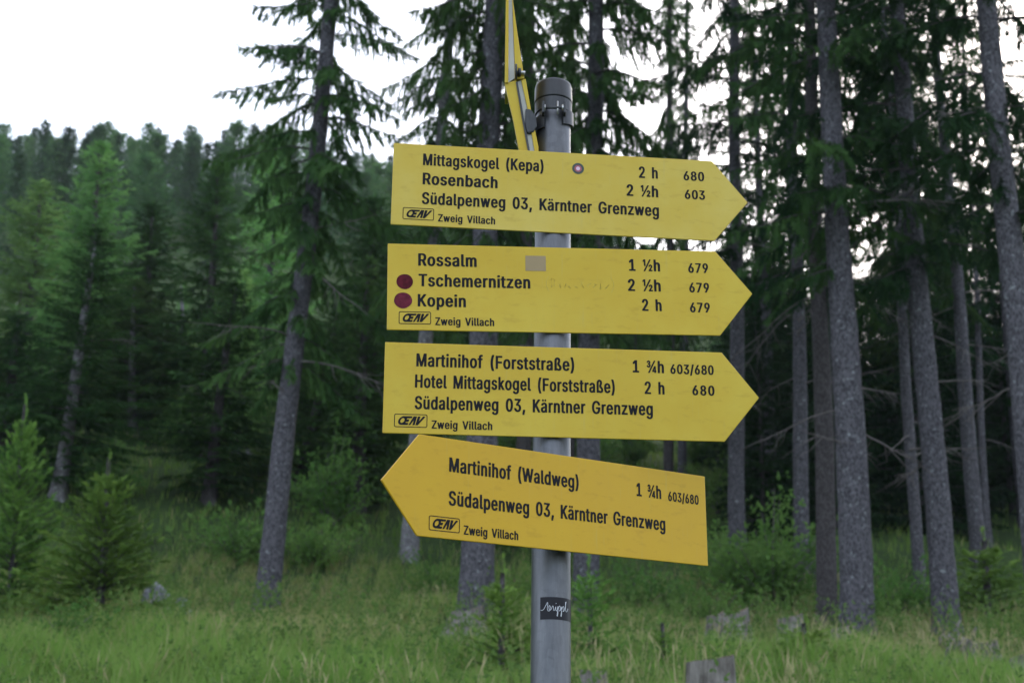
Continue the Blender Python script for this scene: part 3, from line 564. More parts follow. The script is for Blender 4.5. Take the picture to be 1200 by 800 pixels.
for si, s in enumerate(SIGNS):
    X = Vector(s['X']).normalized(); Z = Vector(s['Z']); Z = (Z - X * Z.dot(X)).normalized(); Yv = Z.cross(X)
    e = link('trail_sign', None); e.empty_display_size = .05
    e.matrix_world = Matrix.Translation(Vector(s['pos']) + Vector((0, 0, EYE))) @ Matrix((X, Yv, Z)).transposed().to_4x4()
    tag(e, s['label'], 'trail sign', 'yellow hiking signs on the pole')
    L, T = s['L'] / 2, s['T']
    poly = [(-L, -HS / 2), (L, -HS / 2), (L + T, 0), (L, HS / 2), (-L, HS / 2)]
    if s.get('mirror'): poly = [(-x, z) for x, z in poly][::-1]
    V, F = prism(poly, 0, .0035)
    pl = link('plate', mesh_py('plate', V, F, M[('sign_faded', 'sign', 'sign', 'sign_gold')[si]]), e); bevel(pl, .0009, 2)
    V, F = prism([(a * .985, b * .975) for a, b in poly], .0037, .0050)
    link('plate_back', mesh_py('plate_back', V, F, M['back']), e)
    for (t, x0, y0, x1, cap) in s['text'] + [('Zweig Villach', -.1865, -.0612, -.0955, .0122)]:
        o = link('lettering', fill_mesh('lettering', text_polys(t, x0, y0, x1, cap), M['ink']), e); o.location = (0, -.0004, 0)
    lx0, lz1, lx1, lz0 = -.2425, -.0402, -.1930, -.0604
    polys = [rrect(lx0, lz0, lx1, lz1, .0026), rrect(lx0 + .0011, lz0 + .0011, lx1 - .0011, lz1 - .0011, .0017)]
    hx = .0425 / 3.5
    for Pq in GP['@']: polys.append([(lx0 + .0040 + x * hx, lz0 + .0034 + y * .0135) for x, y in Pq])
    o = link('logo_badge', fill_mesh('logo_badge', polys, M['ink']), e); o.location = (0, -.0004, 0)
    if si == 0:
        for r0, r1, mm, nm in ((.0097, .0060, 'ringdark', 'dark_ring'), (.0058, .0034, 'ringred', 'red_ring'), (.0033, 0, 'ringwhite', 'pale_centre')):
            pp = [disc(.0381, .0429, r0, r0)] + ([disc(.0381, .0429, r1, r1)] if r1 else [])
            o = link(nm, fill_mesh(nm, pp, M[mm]), e); o.location = (0, -.0004, 0)
    if si == 1:
        for (cx, cz, rx, rz, mm) in ((-.2338, .0079, .0128, .0124, 'dot'), (-.2362, -.0226, .0140, .0128, 'dotpale')):
            o = link('round_dot', fill_mesh('round_dot', [disc(cx, cz, rx, rz, wob=.012, seed=int(rx * 1e5))], M[mm]), e); o.location = (0, -.0004, 0)
        o = link('tape_patch', fill_mesh('tape_patch', [[(-.0453, .0300), (-.0131, .0302), (-.0130, .0552), (-.0451, .0550)]], M['tape']), e); o.location = (0, -.0004, 0)
        r = random.Random(4); pr = []
        for (xa, kind) in [(-.013, '('), (-.006, 'K'), (.004, 'o'), (.012, 'r'), (.020, 'n'), (.030, 'o'), (.040, 'b'), (.052, 'i'), (.060, 'e'), (.070, 'r'), (.079, 'l'), (.090, ')')]:
            pts = [(xa + r.uniform(0, .007), .002 + r.uniform(0, .018 if kind in '()Kbl' else .010)) for _ in range(5)]
            if kind == '(': pts = [(xa + .004, .022), (xa, .014), (xa, .006), (xa + .004, -.003)]
            if kind == ')': pts = [(xa, .022), (xa + .004, .014), (xa + .004, .006), (xa, -.003)]
            pr.append(tube_np([(a, 0, b) for a, b in pts], .00042, 4))
        o = link('faded_writing', mesh_np('faded_writing', *join_np(pr), M['ghost']), e); o.location = (0, .0001, 0)
    # bracket between the back of the plate and the pole
    p = pole_at(s['pos'][2]); M4 = e.matrix_world.inverted() @ Vector(p)
    bx = M4.x; gap = M4.y - PR
    for dz in (-.035, .035):
        V, F = box_vf(bx - .038, bx + .038, .0052, max(.0075, gap + .002), dz - .011, dz + .011)
        link('bracket', mesh_py('bracket', V, F, M['clampm']), e)

# fifth sign: bent upright, seen almost along its plane from its unpainted side
e5 = link('trail_sign', None); e5.location = at(606, 100, 2.2)
tag(e5, 'bent yellow sign turned on edge above the others, left of the pole top', 'trail sign', 'yellow hiking signs on the pole')
def slab(name, pix, ya, yb, mat, bev=.0006):
    v0 = [at(px, py, ya) for px, py in pix]; n = len(pix)
    V = [tuple(v) for v in v0] + [(v[0], yb, v[2] + (yb - ya) * .05) for v in v0]
    F = [tuple(range(n))[::-1], tuple(range(n, 2 * n))] + [(i, (i + 1) % n, (i + 1) % n + n, i + n) for i in range(n)]
    V = [tuple(np.array(q) - np.array(e5.location)) for q in V]
    me = mesh_py(name, V, F, mat); me.materials.clear(); me.materials.append(mat)
    o = link(name, me, e5); bevel(o, bev, 2); return o
slab('upper_edge', [(593.6, -60), (596.4, -60), (595.6, 97), (591.5, 97)], 2.162, 2.26, M['sign'])
slab('upper_back', [(596.6, -60), (597.8, -60), (600.0, 0), (602.8, 70), (603.2, 92), (595.8, 97)], 2.167, 2.175, M['back'], .0003)
slab('upper_face', [(598.2, -40), (601.0, 0), (606.5, 40), (614.5, 92), (603.5, 93), (603.1, 70), (600.3, 0)], 2.162, 2.185, M['sign'])
slab('lower_face', [(591.6, 98), (605, 94), (612.5, 140), (621, 186), (610.0, 186), (601.5, 140)], 2.166, 2.180, M['sign'])
slab('gap_shade_strip', [(604.4, 96), (606.6, 95.5), (614, 140), (622.6, 186), (620.4, 186), (611.8, 140)], 2.163, 2.174, M['clampm'], .0003)  # dark strip standing in for the shaded gap between lower face and back
slab('lower_back', [(606.6, 96), (610.6, 94), (618.6, 130), (627.6, 186), (622.6, 186), (614.1, 140)], 2.168, 2.178, M['back'], .0003)
slab('lower_edge', [(610.8, 94), (616.0, 92.5), (622.5, 130), (631, 172), (631, 186), (627.8, 186), (618.8, 130)], 2.163, 2.20, M['sign'])
slab('bracket', [(616, 127), (622, 128), (628, 136), (629.5, 148), (625, 155), (618, 156), (615, 144)], 2.161, 2.215, M['clampm'], .002)
def rod5(pa, ya, pb, yb, r, mat, nm, sides=14):
    o5 = np.array(e5.location)
    return rod(at(*pa, ya) - o5, at(*pb, yb) - o5, r, mat, nm, e5, sides)
rod5((603.6, 84), 2.158, (606, 84), 2.158, .0125, M['clampm'], 'washer', 20)
rod5((606.0, 85), 2.158, (615.5, 85.5), 2.158, .0030, M['bolt'], 'bolt', 12)
rod5((607.0, 85), 2.158, (610.5, 85.2), 2.158, .0070, M['clampm'], 'nut', 6)

# ------------------------------------------------------------------ vegetation
def twig_template(n, spread=.32, wid=.10, seed=0):
    """a needled twig of unit length along +X: n slender triangles standing off it left, right and up"""
    r = np.random.default_rng(seed); T = []
    for k in range(n):
        x = .02 + .86 * k / max(1, n - 1); side = 1 if k % 2 else -1
        out = spread * (1 - .45 * x) * r.uniform(.7, 1.2); fw = r.uniform(.14, .30); up = r.uniform(-.3, .45) * out
        T.append([(x - wid, 0, 0), (x + wid, 0, 0), (x + fw, side * out, up)])
    T.append([(.0, -.035, 0), (.0, .035, 0), (1.08, 0, 0)])
    return np.array(T)
def leaf_template(n, seed=0):
    """a sprig of n broad leaves"""
    r = np.random.default_rng(seed); T = []
    for k in range(n):
        c = np.array([r.uniform(.1, 1), 0, 0]); d = r.normal(size=3); d[2] *= .5; d /= np.linalg.norm(d)
        s = np.cross(d, r.normal(size=3)); s /= np.linalg.norm(s); L = r.uniform(.3, .5)
        a, b_, c2, d2 = c, c + d * L * .5 + s * L * .28, c + d * L, c + d * L * .5 - s * L * .28
        T += [[a, b_, c2], [a, c2, d2]]
    return np.array(T)
TW = {'fine': [twig_template(13, seed=s) for s in range(3)], 'mid': [twig_template(7, .36, .14, s) for s in range(3)],
      'far': [twig_template(4, .42, .22, s) for s in range(3)], 'leaf': [leaf_template(5, s) for s in range(4)]}

def stamp(tmpls, O, D, S, rng):
    """place templates at origins O, along directions D, with sizes S; returns V, F"""
    Vs = []
    D = D / (np.linalg.norm(D, axis=1)[:, None] + 1e-9)
    U = np.array([0, 0, 1.]) + rng.normal(0, .35, D.shape)
    W = np.cross(U, D); W /= np.linalg.norm(W, axis=1)[:, None] + 1e-9
    U = np.cross(D, W)
    which = rng.integers(0, len(tmpls), len(O))
    for k, t in enumerate(tmpls):
        m = which == k
        if not m.any(): continue
        v = t.reshape(-1, 3)
        P = O[m][:, None] + S[m][:, None, None] * (v[None, :, 0:1] * D[m][:, None] + v[None, :, 1:2] * W[m][:, None] + v[None, :, 2:3] * U[m][:, None])
        Vs.append(P.reshape(-1, 3))
    V = np.vstack(Vs); return V, np.arange(len(V)).reshape(-1, 3)

def branch_stamps(o, az, L, elev, droop, hang, step, ts, rng, tipup=.25, start=.15):
    """one bough with its comb of side twigs; returns origins, directions, sizes and the polyline of the bough"""
    n = 9; t = np.linspace(0, 1, n)
    h = np.array([math.sin(az), math.cos(az), 0.]); sd_ = np.array([h[1], -h[0], 0.])
    z = math.tan(elev) * t * L - droop * L * t ** 1.7 + tipup * droop * L * np.clip(t - .6, 0, 1) ** 1.3 * 3
    wv = np.cumsum(rng.normal(0, .02, n)) * L
    P = o + h * (t * L)[:, None] + sd_ * wv[:, None] + np.array([0, 0, 1.]) * z[:, None]
    O, D, S = [], [], []
    m = max(3, int(L / step)); ta = np.linspace(start, 1, m) + rng.uniform(-.02, .02, m); ta = np.clip(ta, 0, 1)
    for tt in ta:
        p = np.array([np.interp(tt, t, P[:, k]) for k in range(3)])
        q = np.array([np.interp(min(1, tt + .05), t, P[:, k]) for k in range(3)]) - np.array([np.interp(max(0, tt - .05), t, P[:, k]) for k in range(3)])
        q /= np.linalg.norm(q) + 1e-9
        for side in (-1, 1):
            if rng.random() < .12: continue
            l = (.10 + .30 * L * (1 - tt) ** .8 * min(1, tt * 3 + .3)) * rng.uniform(.6, 1.25)
            l = min(l, .75)
            d = q * .75 + sd_ * side * rng.uniform(.6, 1.1) + np.array([0, 0, -hang * rng.uniform(.3, 1.2)])
            d /= np.linalg.norm(d); k = max(1, int(l / (ts * .62)))
            pos = p.copy()
            for s in range(k):
                dd = d + np.array([0, 0, -hang * .5 * s / k]) + rng.normal(0, .16, 3)
                dd /= np.linalg.norm(dd)
                O.append(pos); D.append(dd); S.append(ts * rng.uniform(.75, 1.25))
                if rng.random() < .55:
                    O.append(pos); D.append(dd + sd_ * rng.normal(0, .7) + np.array([0, 0, -hang * 1.6 - .1])); S.append(ts * rng.uniform(.6, 1.1))
                pos = pos + dd * l / k
        O.append(p); D.append(q + rng.normal(0, .2, 3)); S.append(ts)
    return O, D, S, P

def conifer_crown(name, H, base, R, mat, step=.09, ts=.15, lod='fine', spacing=.42, per=5, elev=(.15, .55), droop=(.35, .15),
                  hang=.7, power=.75, skip=.12, full=.55, seed=0, lenvar=.35, wood='bark_dark', zmax=None, topfull=1.0):
    """crown of a conifer standing at the origin, from height base to the tip at H; boughs in whorls"""
    rng = np.random.default_rng(seed); O, D, S, tubes = [], [], [], []
    z = base
    while z < H - .15:
        t = (z - base) / (H - base); a0 = rng.uniform(0, 6.28)
        for k in range(per):
            if rng.random() < skip: continue
            az = a0 + k * 2 * math.pi / per + rng.normal(0, .2)
            prof = (1 - t) ** power * min(1, full + 2.2 * t)
            L = max(.12, R * prof * (1 + rng.uniform(-lenvar, lenvar * .6)))
            o = np.array([0, 0, z + rng.uniform(-.3, .3) * spacing])
            e = elev[0] + (elev[1] - elev[0]) * t; dr = droop[0] + (droop[1] - droop[0]) * t
            o_, d_, s_, P = branch_stamps(o, az, L, e, dr, hang, step, ts, rng)
            O += o_; D += d_; S += s_
            if L > .3: tubes.append(tube_np(P[::2], np.linspace(.011 + .012 * L * .6, .004, len(P[::2])), 3))
        z += spacing * rng.uniform(.75, 1.25) * (1 - .35 * t)
    # leader
    if H < 3: tubes.append(tube_np([[0, 0, H - .3], [.01, 0, H + .1], [0, .01, H + .28]], [.007, .005, .002], 5)); H += .28
    for q in np.arange(H - .5, H, ts * .5):
        O.append(np.array([0, 0, q])); D.append(np.array([0, 0, 1.]) + rng.normal(0, .15, 3)); S.append(ts)
    V, F = stamp(TW[lod], np.array(O), np.array(D), np.array(S), rng)
    n0 = len(F)
    if tubes:
        V2, F2 = join_np(tubes); F2 = np.vstack([F2[:, [0, 1, 2]], F2[:, [0, 2, 3]]])
        F = np.vstack([F, F2 + len(V)]); V = np.vstack([V, V2])
    midx = np.zeros(len(F), np.int32); midx[n0:] = 1
    return mesh_np(name, V, F, None, mats=[M[mat], M[wood]], midx=midx)

def trunk_mesh(name, H, r0, mat, flare=.45, bow=0, bowaz=0, sides=20, rings=60, seed=0, rough=.05, power=.75, top=.02):
    rng = np.random.default_rng(seed)
    z = np.concatenate([[-1.2, -.3], np.linspace(0, 1.2, 9), np.linspace(1.4, H, rings)])
    r = r0 * np.clip(1 - z / H, 0, 1) ** power + top
    r = r + r0 * flare * np.exp(-np.clip(z, 0, 9) / .28)
    a = np.arange(sides) * 2 * math.pi / sides
    lob = 1 + .22 * np.exp(-np.clip(z, 0, 9) / .35)[:, None] * np.sin(a * 5 + rng.uniform(0, 6))[None] \
        + rough * rng.normal(0, 1, (len(z), sides)) * .5 + .03 * np.sin(a * 2 + z[:, None] * .8)
    rr = r[:, None] * lob
    b = bow * np.sin(np.clip(z / H, 0, 1) * math.pi)
    cx = b * math.cos(bowaz) + .02 * np.sin(z * .9 + rng.uniform(0, 6)); cy = b * math.sin(bowaz) + .02 * np.sin(z * .7)
    V = np.stack([cx[:, None] + rr * np.cos(a), cy[:, None] + rr * np.sin(a), np.broadcast_to(z[:, None], rr.shape)], -1).reshape(-1, 3)
    n = len(z); i = np.arange(n - 1)[:, None] * sides; j = np.arange(sides)[None]; j2 = (j + 1) % sides
    F = np.stack([i + j, i + j2, i + sides + j2, i + sides + j], -1).reshape(-1, 4)
    return mesh_np(name, V, F, M[mat], True)

def dead_branch_mesh(seed):
    r = np.random.default_rng(seed); L = r.uniform(.9, 1.9)
    t = np.linspace(0, 1, 8); z = .12 * t * L - r.uniform(.25, .6) * L * t ** 1.6 + r.uniform(0, .2) * L * t ** 3
    P = np.stack([t * L, np.cumsum(r.normal(0, .035, 8)), z], 1); parts = [tube_np(P, np.linspace(.016, .004, 8), 5)]
    for k in range(r.integers(4, 9)):
        q = r.uniform(.25, .95); p = np.array([np.interp(q, t, P[:, c]) for c in range(3)])
        d = np.array([r.uniform(.2, .7), r.choice([-1, 1]) * r.uniform(.3, .8), -r.uniform(.1, .7)]) * r.uniform(.25, .6)
        parts.append(tube_np([p, p + d * .5 + r.normal(0, .03, 3), p + d], [.006, .004, .002], 4))
    return mesh_np('dead_branch', *join_np(parts), M['twig'], True)
DEAD = [dead_branch_mesh(s) for s in range(6)]

# crowns shared between trees of a kind
CR = {
 'high':  [conifer_crown('crown', 21, 4.6, 2.5, 'spruce', ts=.19, spacing=.42, per=4, hang=1.1, droop=(.65, .3), elev=(.0, .4), skip=.2, lenvar=.55, seed=s) for s in (1, 2)],
 'full':  [conifer_crown('crown', 20, 4.2, 2.8, 'spruce' if s == 3 else 'spruce_shaded', spacing=.6, per=5, hang=1.0, droop=(.5, .2), elev=(.1, .4), skip=.36, lenvar=.4, ts=.2, step=.12, lod='mid', seed=s) for s in (3, 4, 5)],
 'low':   [conifer_crown('crown', 13, 1.2, 2.4, 'spruce', spacing=.42, per=6, hang=.7, droop=(.4, .1), elev=(.1, .6), skip=.1, ts=.2, step=.12, lod='mid', seed=s) for s in (6, 7)],
 'lowshaded': [conifer_crown('crown', 13, .5, 2.7, 'spruce_shaded', full=.9, spacing=.42, per=6, hang=.8, droop=(.4, .1), elev=(.1, .6), skip=.08, ts=.22, step=.14, lod='mid', seed=s) for s in (26, 27)],
 'larch': [conifer_crown('crown', 11, .8, 2.3, 'larch_near', spacing=.38, per=6, hang=.35, droop=(.2, .0), elev=(.15, .7), skip=.1, ts=.2, step=.13, lod='mid', seed=s) for s in (8, 9)],
 'far':   [conifer_crown('crown', 15, 2.0, 2.5, 'spruce_far', spacing=.8, per=5, hang=.8, droop=(.4, .1), elev=(.1, .6), skip=.1, ts=.62, step=.5, lod='far', seed=s, power=.6) for s in (10, 11, 12, 13)],
 'farlarch': [conifer_crown('crown', 15, 1.5, 3.2, 'larch', spacing=.8, per=6, hang=.2, droop=(.2, .0), elev=(.3, .8), skip=.1, ts=.62, step=.5, lod='far', seed=s, power=.55) for s in (14, 15)],
 'young': [conifer_crown('crown', 2.05, .08, .92, 'spruce_young', full=.95, spacing=.15, per=7, hang=.1, droop=(.1, -.1), elev=(.2, .9), skip=.08, ts=.11, step=.07, lod='fine', seed=s, power=.95, lenvar=.42) for s in (16, 17)],
 'seedling': [conifer_crown('crown', 1.3, .05, .42, 'spruce_young', spacing=.13, per=5, hang=.0, droop=(.05, -.1), elev=(.3, .9), skip=.1, ts=.085, step=.07, lod='fine', seed=s, power=.8, lenvar=.25) for s in (18, 19)],
}

def tree(name, label, cat, x, y, crown, kind, H, r0, bark, lean=(0, 0), group=None, rz=None, sink=.1, dead=0, deadz=(2.5, 8), bow=0, bowaz=0, sc=None, seed=0,
         crown_dz=0, own_trunk=True, flare=.45, sides=20, rings=60, power=.75):
    e = link(name, None); e.location = (x, y, G(x, y) - sink)
    tag(e, label, cat, group)
    rng = random.Random(seed * 31 + 5)
    if rz is None: rz = rng.uniform(0, 6.28)
    lx, ly = lean
    up = Vector((lx, ly, 1)).normalized()
    e.rotation_mode = 'QUATERNION'
    e.rotation_quaternion = Vector((0, 0, 1)).rotation_difference(up)
    t = link('trunk', trunk_mesh('trunk', H, r0, bark, bow=bow, bowaz=bowaz, seed=seed, flare=flare, sides=sides, rings=rings, power=power), e)
    if crown is not None:
        c = link('crown', CR[kind][crown], e); c.rotation_euler = (0, 0, rz); c.location = (0, 0, crown_dz)
        if sc: c.scale = sc
    for k in range(dead):
        z = rng.uniform(*deadz); a = rng.uniform(0, 6.28)
        d = link('dead_branch', DEAD[rng.randrange(6)], e)
        d.location = (0, 0, z); d.rotation_euler = (rng.uniform(-.3, .3), rng.uniform(-.3, .3), a); s_ = rng.uniform(.7, 1.2); d.scale = (s_,) * 3
    return e

def base_xy(px, Y):
    """foot of a thing whose base shows at picture column px, Y metres away"""
    return ray(px, 690)[0] / ray(px, 690)[1] * Y, Y

def lean_to(x, y, px, py):
    """sideways lean that carries an axis rising from (x, y) through the picture point"""
    p = at(px, py, y); return ((p[0] - x) / (p[2] - G(x, y)), 0.0)

SKX = [-200, 0, 300, 450, 600, 800, 1000, 1200, 1500]; SKY_ = [205, 195, 168, 195, 235, 300, 400, 440, 440]
def hmax(x, y, top=None):
    """tallest a tree at (x, y) can be and still stay under the line of the far ridge"""
    px = 600 + FPX * (x / y) / (math.cos(PITCH) + .05); Y = np.interp(px, SKX, SKY_) if top is None else top
    el = PITCH + math.atan((400 - Y) / FPX)
    return EYE + math.hypot(x, y) * math.tan(el) - G(x, y)

# label, base column, distance, axis passes (px,py), H, radius, bark, crown kind, crown variant, scale, dead branches, dead z range
NEAR = [
 ('tall leaning spruce with pale bark and ragged crown, left of the yellow signs', 311, 21, (385, 0), 19, .155, 'bark', 'high', 0, (.70, .70, .85), 7, (2.5, 6), -.06),
 ('thick spruce rising straight behind the left half of the signs', 557, 19, (583, 0), 19, .205, 'bark', 'high', 1, (.62, .62, 1.0), 5, (2.5, 7), .05),
 ('spruce standing just to the right of the steel pole', 684, 21, (695, 0), 19, .17, 'bark', 'high', 0, (.75, .75, 1.02), 4, (3, 8), .04),
 ('massive speckled spruce trunk, thickest of the right-hand group', 1004, 18.5, (962, 0), 17, .20, 'bark', 'full', 0, (.80, .80, .92), 8, (2.5, 7), .05),
 ('slim spruce trunk pressed close behind the left side of the thickest one', 969, 21, (952, 200), 18, .13, 'bark_dark', 'full', 1, (.7, .7, .95), 8, (2.5, 7), .03),
 ('slim dark spruce beside the tips of the right-pointing signs', 866, 27, (858, 0), 20, .14, 'bark', 'full', 2, (.75, .75, 1), 8, (3, 9), .03),
 ('thin spruce trunk half hidden left of the pair of thick trunks', 943, 25, (932, 300), 17, .12, 'bark', 'full', 0, (.6, .6, .95), 8, (2.5, 7), .02),
 ('spruce with a flared foot above the fallen log', 1106, 19, (1045, 0), 17, .155, 'bark', 'full', 1, (.75, .75, .93), 8, (2.5, 7), .04),
 ('thin straight trunk just left of the spruce with the flared foot', 1077, 24, (1062, 450), 15, .085, 'bark', 'full', 2, (.5, .5, .9), 4, (2, 6), .02),
 ('spruce cut off by the right edge, bark flushed pink near the glow', 1222, 17, (1151, 0), 18, .17, 'bark', 'full', 2, (.8, .8, 1.05), 8, (3, 8), .05),
 ('slender leaning trunk in the dark wood near the right edge', 1151, 26, (1133, 480), 17, .125, 'bark', 'full', 0, (.7, .7, .95), 5, (2.5, 7), .02),
 ('very thin stem beside the slender leaning trunk near the right edge', 1162, 29, (1152, 520), 12, .06, 'bark', 'full', 1, (.4, .4, .7), 2, (2, 6), .0),
 ('pale thin spruce stem just left of the lowest sign point', 478, 25, (487, 550), 18, .13, 'bark_pale', 'high', 1, (.5, .5, 1.05), 4, (2.5, 8), .02),
 ('dark spruce stem between the tall leaning spruce and the pale thin stem', 417, 28, (424, 480), 8.6, .14, 'bark_dark', 'low', 0, (.7, .7, .62), 2, (1.5, 4), .02),
 ('dark slanting trunk right of the bushy young spruce', 239, 27, (263, 440), 8.4, .11, 'bark_dark', 'low', 1, (.7, .7, .62), 3, (1.5, 4), .03),
 ('thin dark trunk close to the right of the tall leaning spruce', 345, 29, (357, 540), 8.8, .11, 'bark_dark', 'low', 0, (.7, .7, .64), 3, (2, 7), .02),
 ('bare silvery trunk leaning right, behind the bushy young spruce', 58, 26, (97, 390), 7.2, .12, 'bark_pale', 'low', 1, (.8, .8, .5), 3, (1.5, 4), .03),
 ('slanting brown trunk at the left edge', -6, 30, (20, 395), 8.5, .13, 'bark_dark', 'low', 0, (.7, .7, .62), 2, (1.5, 4), .03),
 ('dark trunk showing under the lowest sign, left of the pole', 613, 27, (616, 300), 18, .13, 'bark_dark', 'high', 1, (.55, .55, 1), 3, (3, 8), .02),
 ('thin trunk under the right end of the lowest sign', 787, 33, (784, 520), 18, .10, 'bark_dark', 'high', 0, (.3, .3, .95), 4, (3, 8), .02),
 ('second thin trunk to the right of the lowest sign', 803, 37, (800, 520), 18, .10, 'bark', 'high', 1, (.28, .28, .9), 3, (3, 8), .02),
 ('faint pale stem behind the bushy young spruce', 143, 33, (156, 460), 8, .09, 'bark_pale', 'low', 1, (.85, .85, .58), 2, (1.5, 4), .02),
 ('short pale snag in the dark wood beyond the slanting trunk', 205, 38, (216, 440), 3.6, .12, 'bark_pale', None, None, None, 4, (2, 7), .0),
 ('thin trunk rising behind the pole top', 668, 30, (668, 0), 19, .10, 'bark_dark', 'high', 1, (.35, .35, 1), 2, (3, 8), .02),
]
for k, (lab, px, Y, (lx, ly), H, r0, bark, kind, var, sc, nd, dz, bow) in enumerate(NEAR):
    x, y = base_xy(px, Y)
    if 5 < H < 9:                         # small trees that stay below the skyline
        H = hmax(x, y, 335 + 60 * math.sin(k * 2.7)); sc = sc and (sc[0], sc[1], H / 12.7)
    tree('spruce_tree', lab, 'spruce tree', x, y, var, kind, H, r0, bark, lean=lean_to(x, y, lx, ly), dead=nd, deadz=dz, sc=sc, bow=bow, bowaz=math.pi if px < 600 else 0, seed=k + 1, crown_dz=1.3 if kind == 'full' else 0)

# trees one can still single out in the middle distance on the left
MID = [
 ('larch_tree', 'pale green feathery larch, tallest at the far left', 'larch tree', 78, 34, 'larch', 0, 192, (.95, .95), 0),
 ('larch_tree', 'pale larch crown cut by the left edge', 'larch tree', 6, 40, 'larch', 1, 240, (1, 1), 0),
 ('spruce_tree', 'dark pointed spruce directly right of the feathery larch', 'spruce tree', 150, 36, 'low', 0, 250, (.85, .85), 0),
 ('spruce_tree', 'broad brownish spruce between the larch and the tall leaning spruce', 'spruce tree', 228, 33, 'low', 1, 205, (.95, .95), 0),
 ('larch_tree', 'light green larch showing behind the tall leaning spruce', 'larch tree', 300, 42, 'larch', 0, 175, (.9, .9), 0),
 ('spruce_tree', 'dense low-branched spruce left of the signs', 'spruce tree', 428, 31, 'low', 0, 225, (.9, .9), 0),
]
for k, (nm, lab, cat, px, Y, kind, var, H, sc, ln) in enumerate(MID):
    x, y = base_xy(px, Y); H = hmax(x, y, H); sc = (*sc, H / (11 if kind == 'larch' else 13)); H *= .96
    tree(nm, lab, cat, x, y, var, kind, H, .13, 'bark_dark', sc=sc, seed=60 + k, sides=10, rings=14)

# trees of the wood behind: trunk and crown meshes shared
TRK = [trunk_mesh('trunk', 19, .15, 'bark_dark', seed=90, sides=9, rings=14), trunk_mesh('trunk', 20, .19, 'bark', seed=91, sides=9, rings=14),
       trunk_mesh('trunk', 12.5, .12, 'bark_dark', seed=92, sides=9, rings=12), trunk_mesh('trunk', 10.5, .10, 'bark_dark', seed=93, sides=8, rings=12)]
def wood_tree(nm, label, cat, x, y, kind, var, tk, s, group, rz, sz=1):
    e = link(nm, None); e.location = (x, y, G(x, y) - .1); e.rotation_euler = (0, 0, rz); e.scale = (s, s, s * sz)
    tag(e, label, cat, group)
    link('trunk', TRK[tk], e); link('crown', CR[kind][var], e)
    return e
rr = random.Random(21)
placed = [base_xy(n[1], n[2]) for n in NEAR] + [base_xy(n[3], n[4]) for n in MID]
def free(x, y, dmin):
    for a, b in placed:
        if (a - x) ** 2 + (b - y) ** 2 < dmin * dmin: return False
    placed.append((x, y)); return True
cnt = 0
while cnt < 14:                       # right-hand wood: tall trees with long crowns, mostly in the shade-darkened green
    y = rr.uniform(26, 62); az = rr.uniform(.165, .45); x = az * y
    if not free(x, y, 1.9): continue
    wood_tree('spruce_tree', 'tall dark spruce in the shaded wood right of the signs', 'spruce tree', x, y, 'full', rr.randrange(3), rr.randrange(2),
              rr.uniform(.7, 1.0), 'spruces of the shaded wood behind the right-hand trunks', rr.uniform(0, 6.28), rr.uniform(.75, .95))
    cnt += 1
cnt = 0
while cnt < 26:                       # middle: thinner wood behind the signs
    y = rr.uniform(30, 62); az = rr.uniform(-.09, .11); x = az * y
    if not free(x, y, 2.4): continue
    wood_tree('spruce_tree', 'low spruce of the wood seen behind the signs', 'spruce tree', x, y, 'low', rr.randrange(2), 2,
              min(.9, hmax(x, y) / 13) * rr.uniform(.8, 1), 'spruces behind the signs', rr.uniform(0, 6.28))
    cnt += 1
cnt = 0
while cnt < 62:                       # left: darker spruces and a few larches, crowns down to the ground
    y = rr.uniform(29, 66); az = rr.uniform(-.44, -.08); x = az * y
    if not free(x, y, 2.0): continue
    if rr.random() < .72:
        wood_tree('spruce_tree', 'dark spruce in the lower edge of the hillside wood', 'spruce tree', x, y, 'low', rr.randrange(2), 2,
                  min(1.0, hmax(x, y, 365) / 13) * rr.uniform(.75, 1.15), 'spruces along the lower edge of the hillside wood', rr.uniform(0, 6.28))
    else:
        wood_tree('larch_tree', 'light green larch among the hillside spruces', 'larch tree', x, y, 'larch', rr.randrange(2), 3,
                  min(1.1, hmax(x, y, 340) / 11) * rr.uniform(.75, 1.15), 'larches along the lower edge of the hillside wood', rr.uniform(0, 6.28))
    cnt += 1
cnt = 0
while cnt < 44:                       # low spruces in shade-darkened green closing the wood on the right
    y = rr.uniform(29, 50); az = rr.uniform(.16, .46); x = az * y
    if not free(x, y, 1.5): continue
    wood_tree('spruce_tree', 'low dense spruce filling the dark gap between the right-hand trunks', 'spruce tree', x, y, 'lowshaded', rr.randrange(2), 3,
              rr.uniform(.42, .62), 'low spruces between the right-hand trunks', rr.uniform(0, 6.28))
    cnt += 1
# the far hillside
cnt = 0; tries = 0
while cnt < 330 and tries < 40000:
    tries += 1
    y = 62 + (172 - 62) * rr.random() ** .65; az = rr.uniform(-.42, .12 if rr.random() < .62 else .46); x = az * y
    if not free(x, y, 2.6): continue
    larch = rr.random() < .48
    o = link('larch_tree' if larch else 'spruce_tree', (CR['farlarch'][rr.randrange(2)] if larch else CR['far'][rr.randrange(4)]))
    o.location = (x, y, G(x, y) - .3); s = rr.uniform(.5, .8) * (.85 if y > 120 else 1 if y > 85 else .8); s = min(s, hmax(x, y) / 15 + .06) ; o.scale = (s, s, s * rr.uniform(.8, 1.05)); o.rotation_euler = (0, 0, rr.uniform(0, 6.28))
    if larch: tag(o, 'rounded pale green larch on the distant forested slope', 'larch tree', 'larches on the far hillside')
    else: tag(o, 'small pointed spruce on the distant forested slope', 'spruce tree', 'spruces on the far hillside')
    cnt += 1

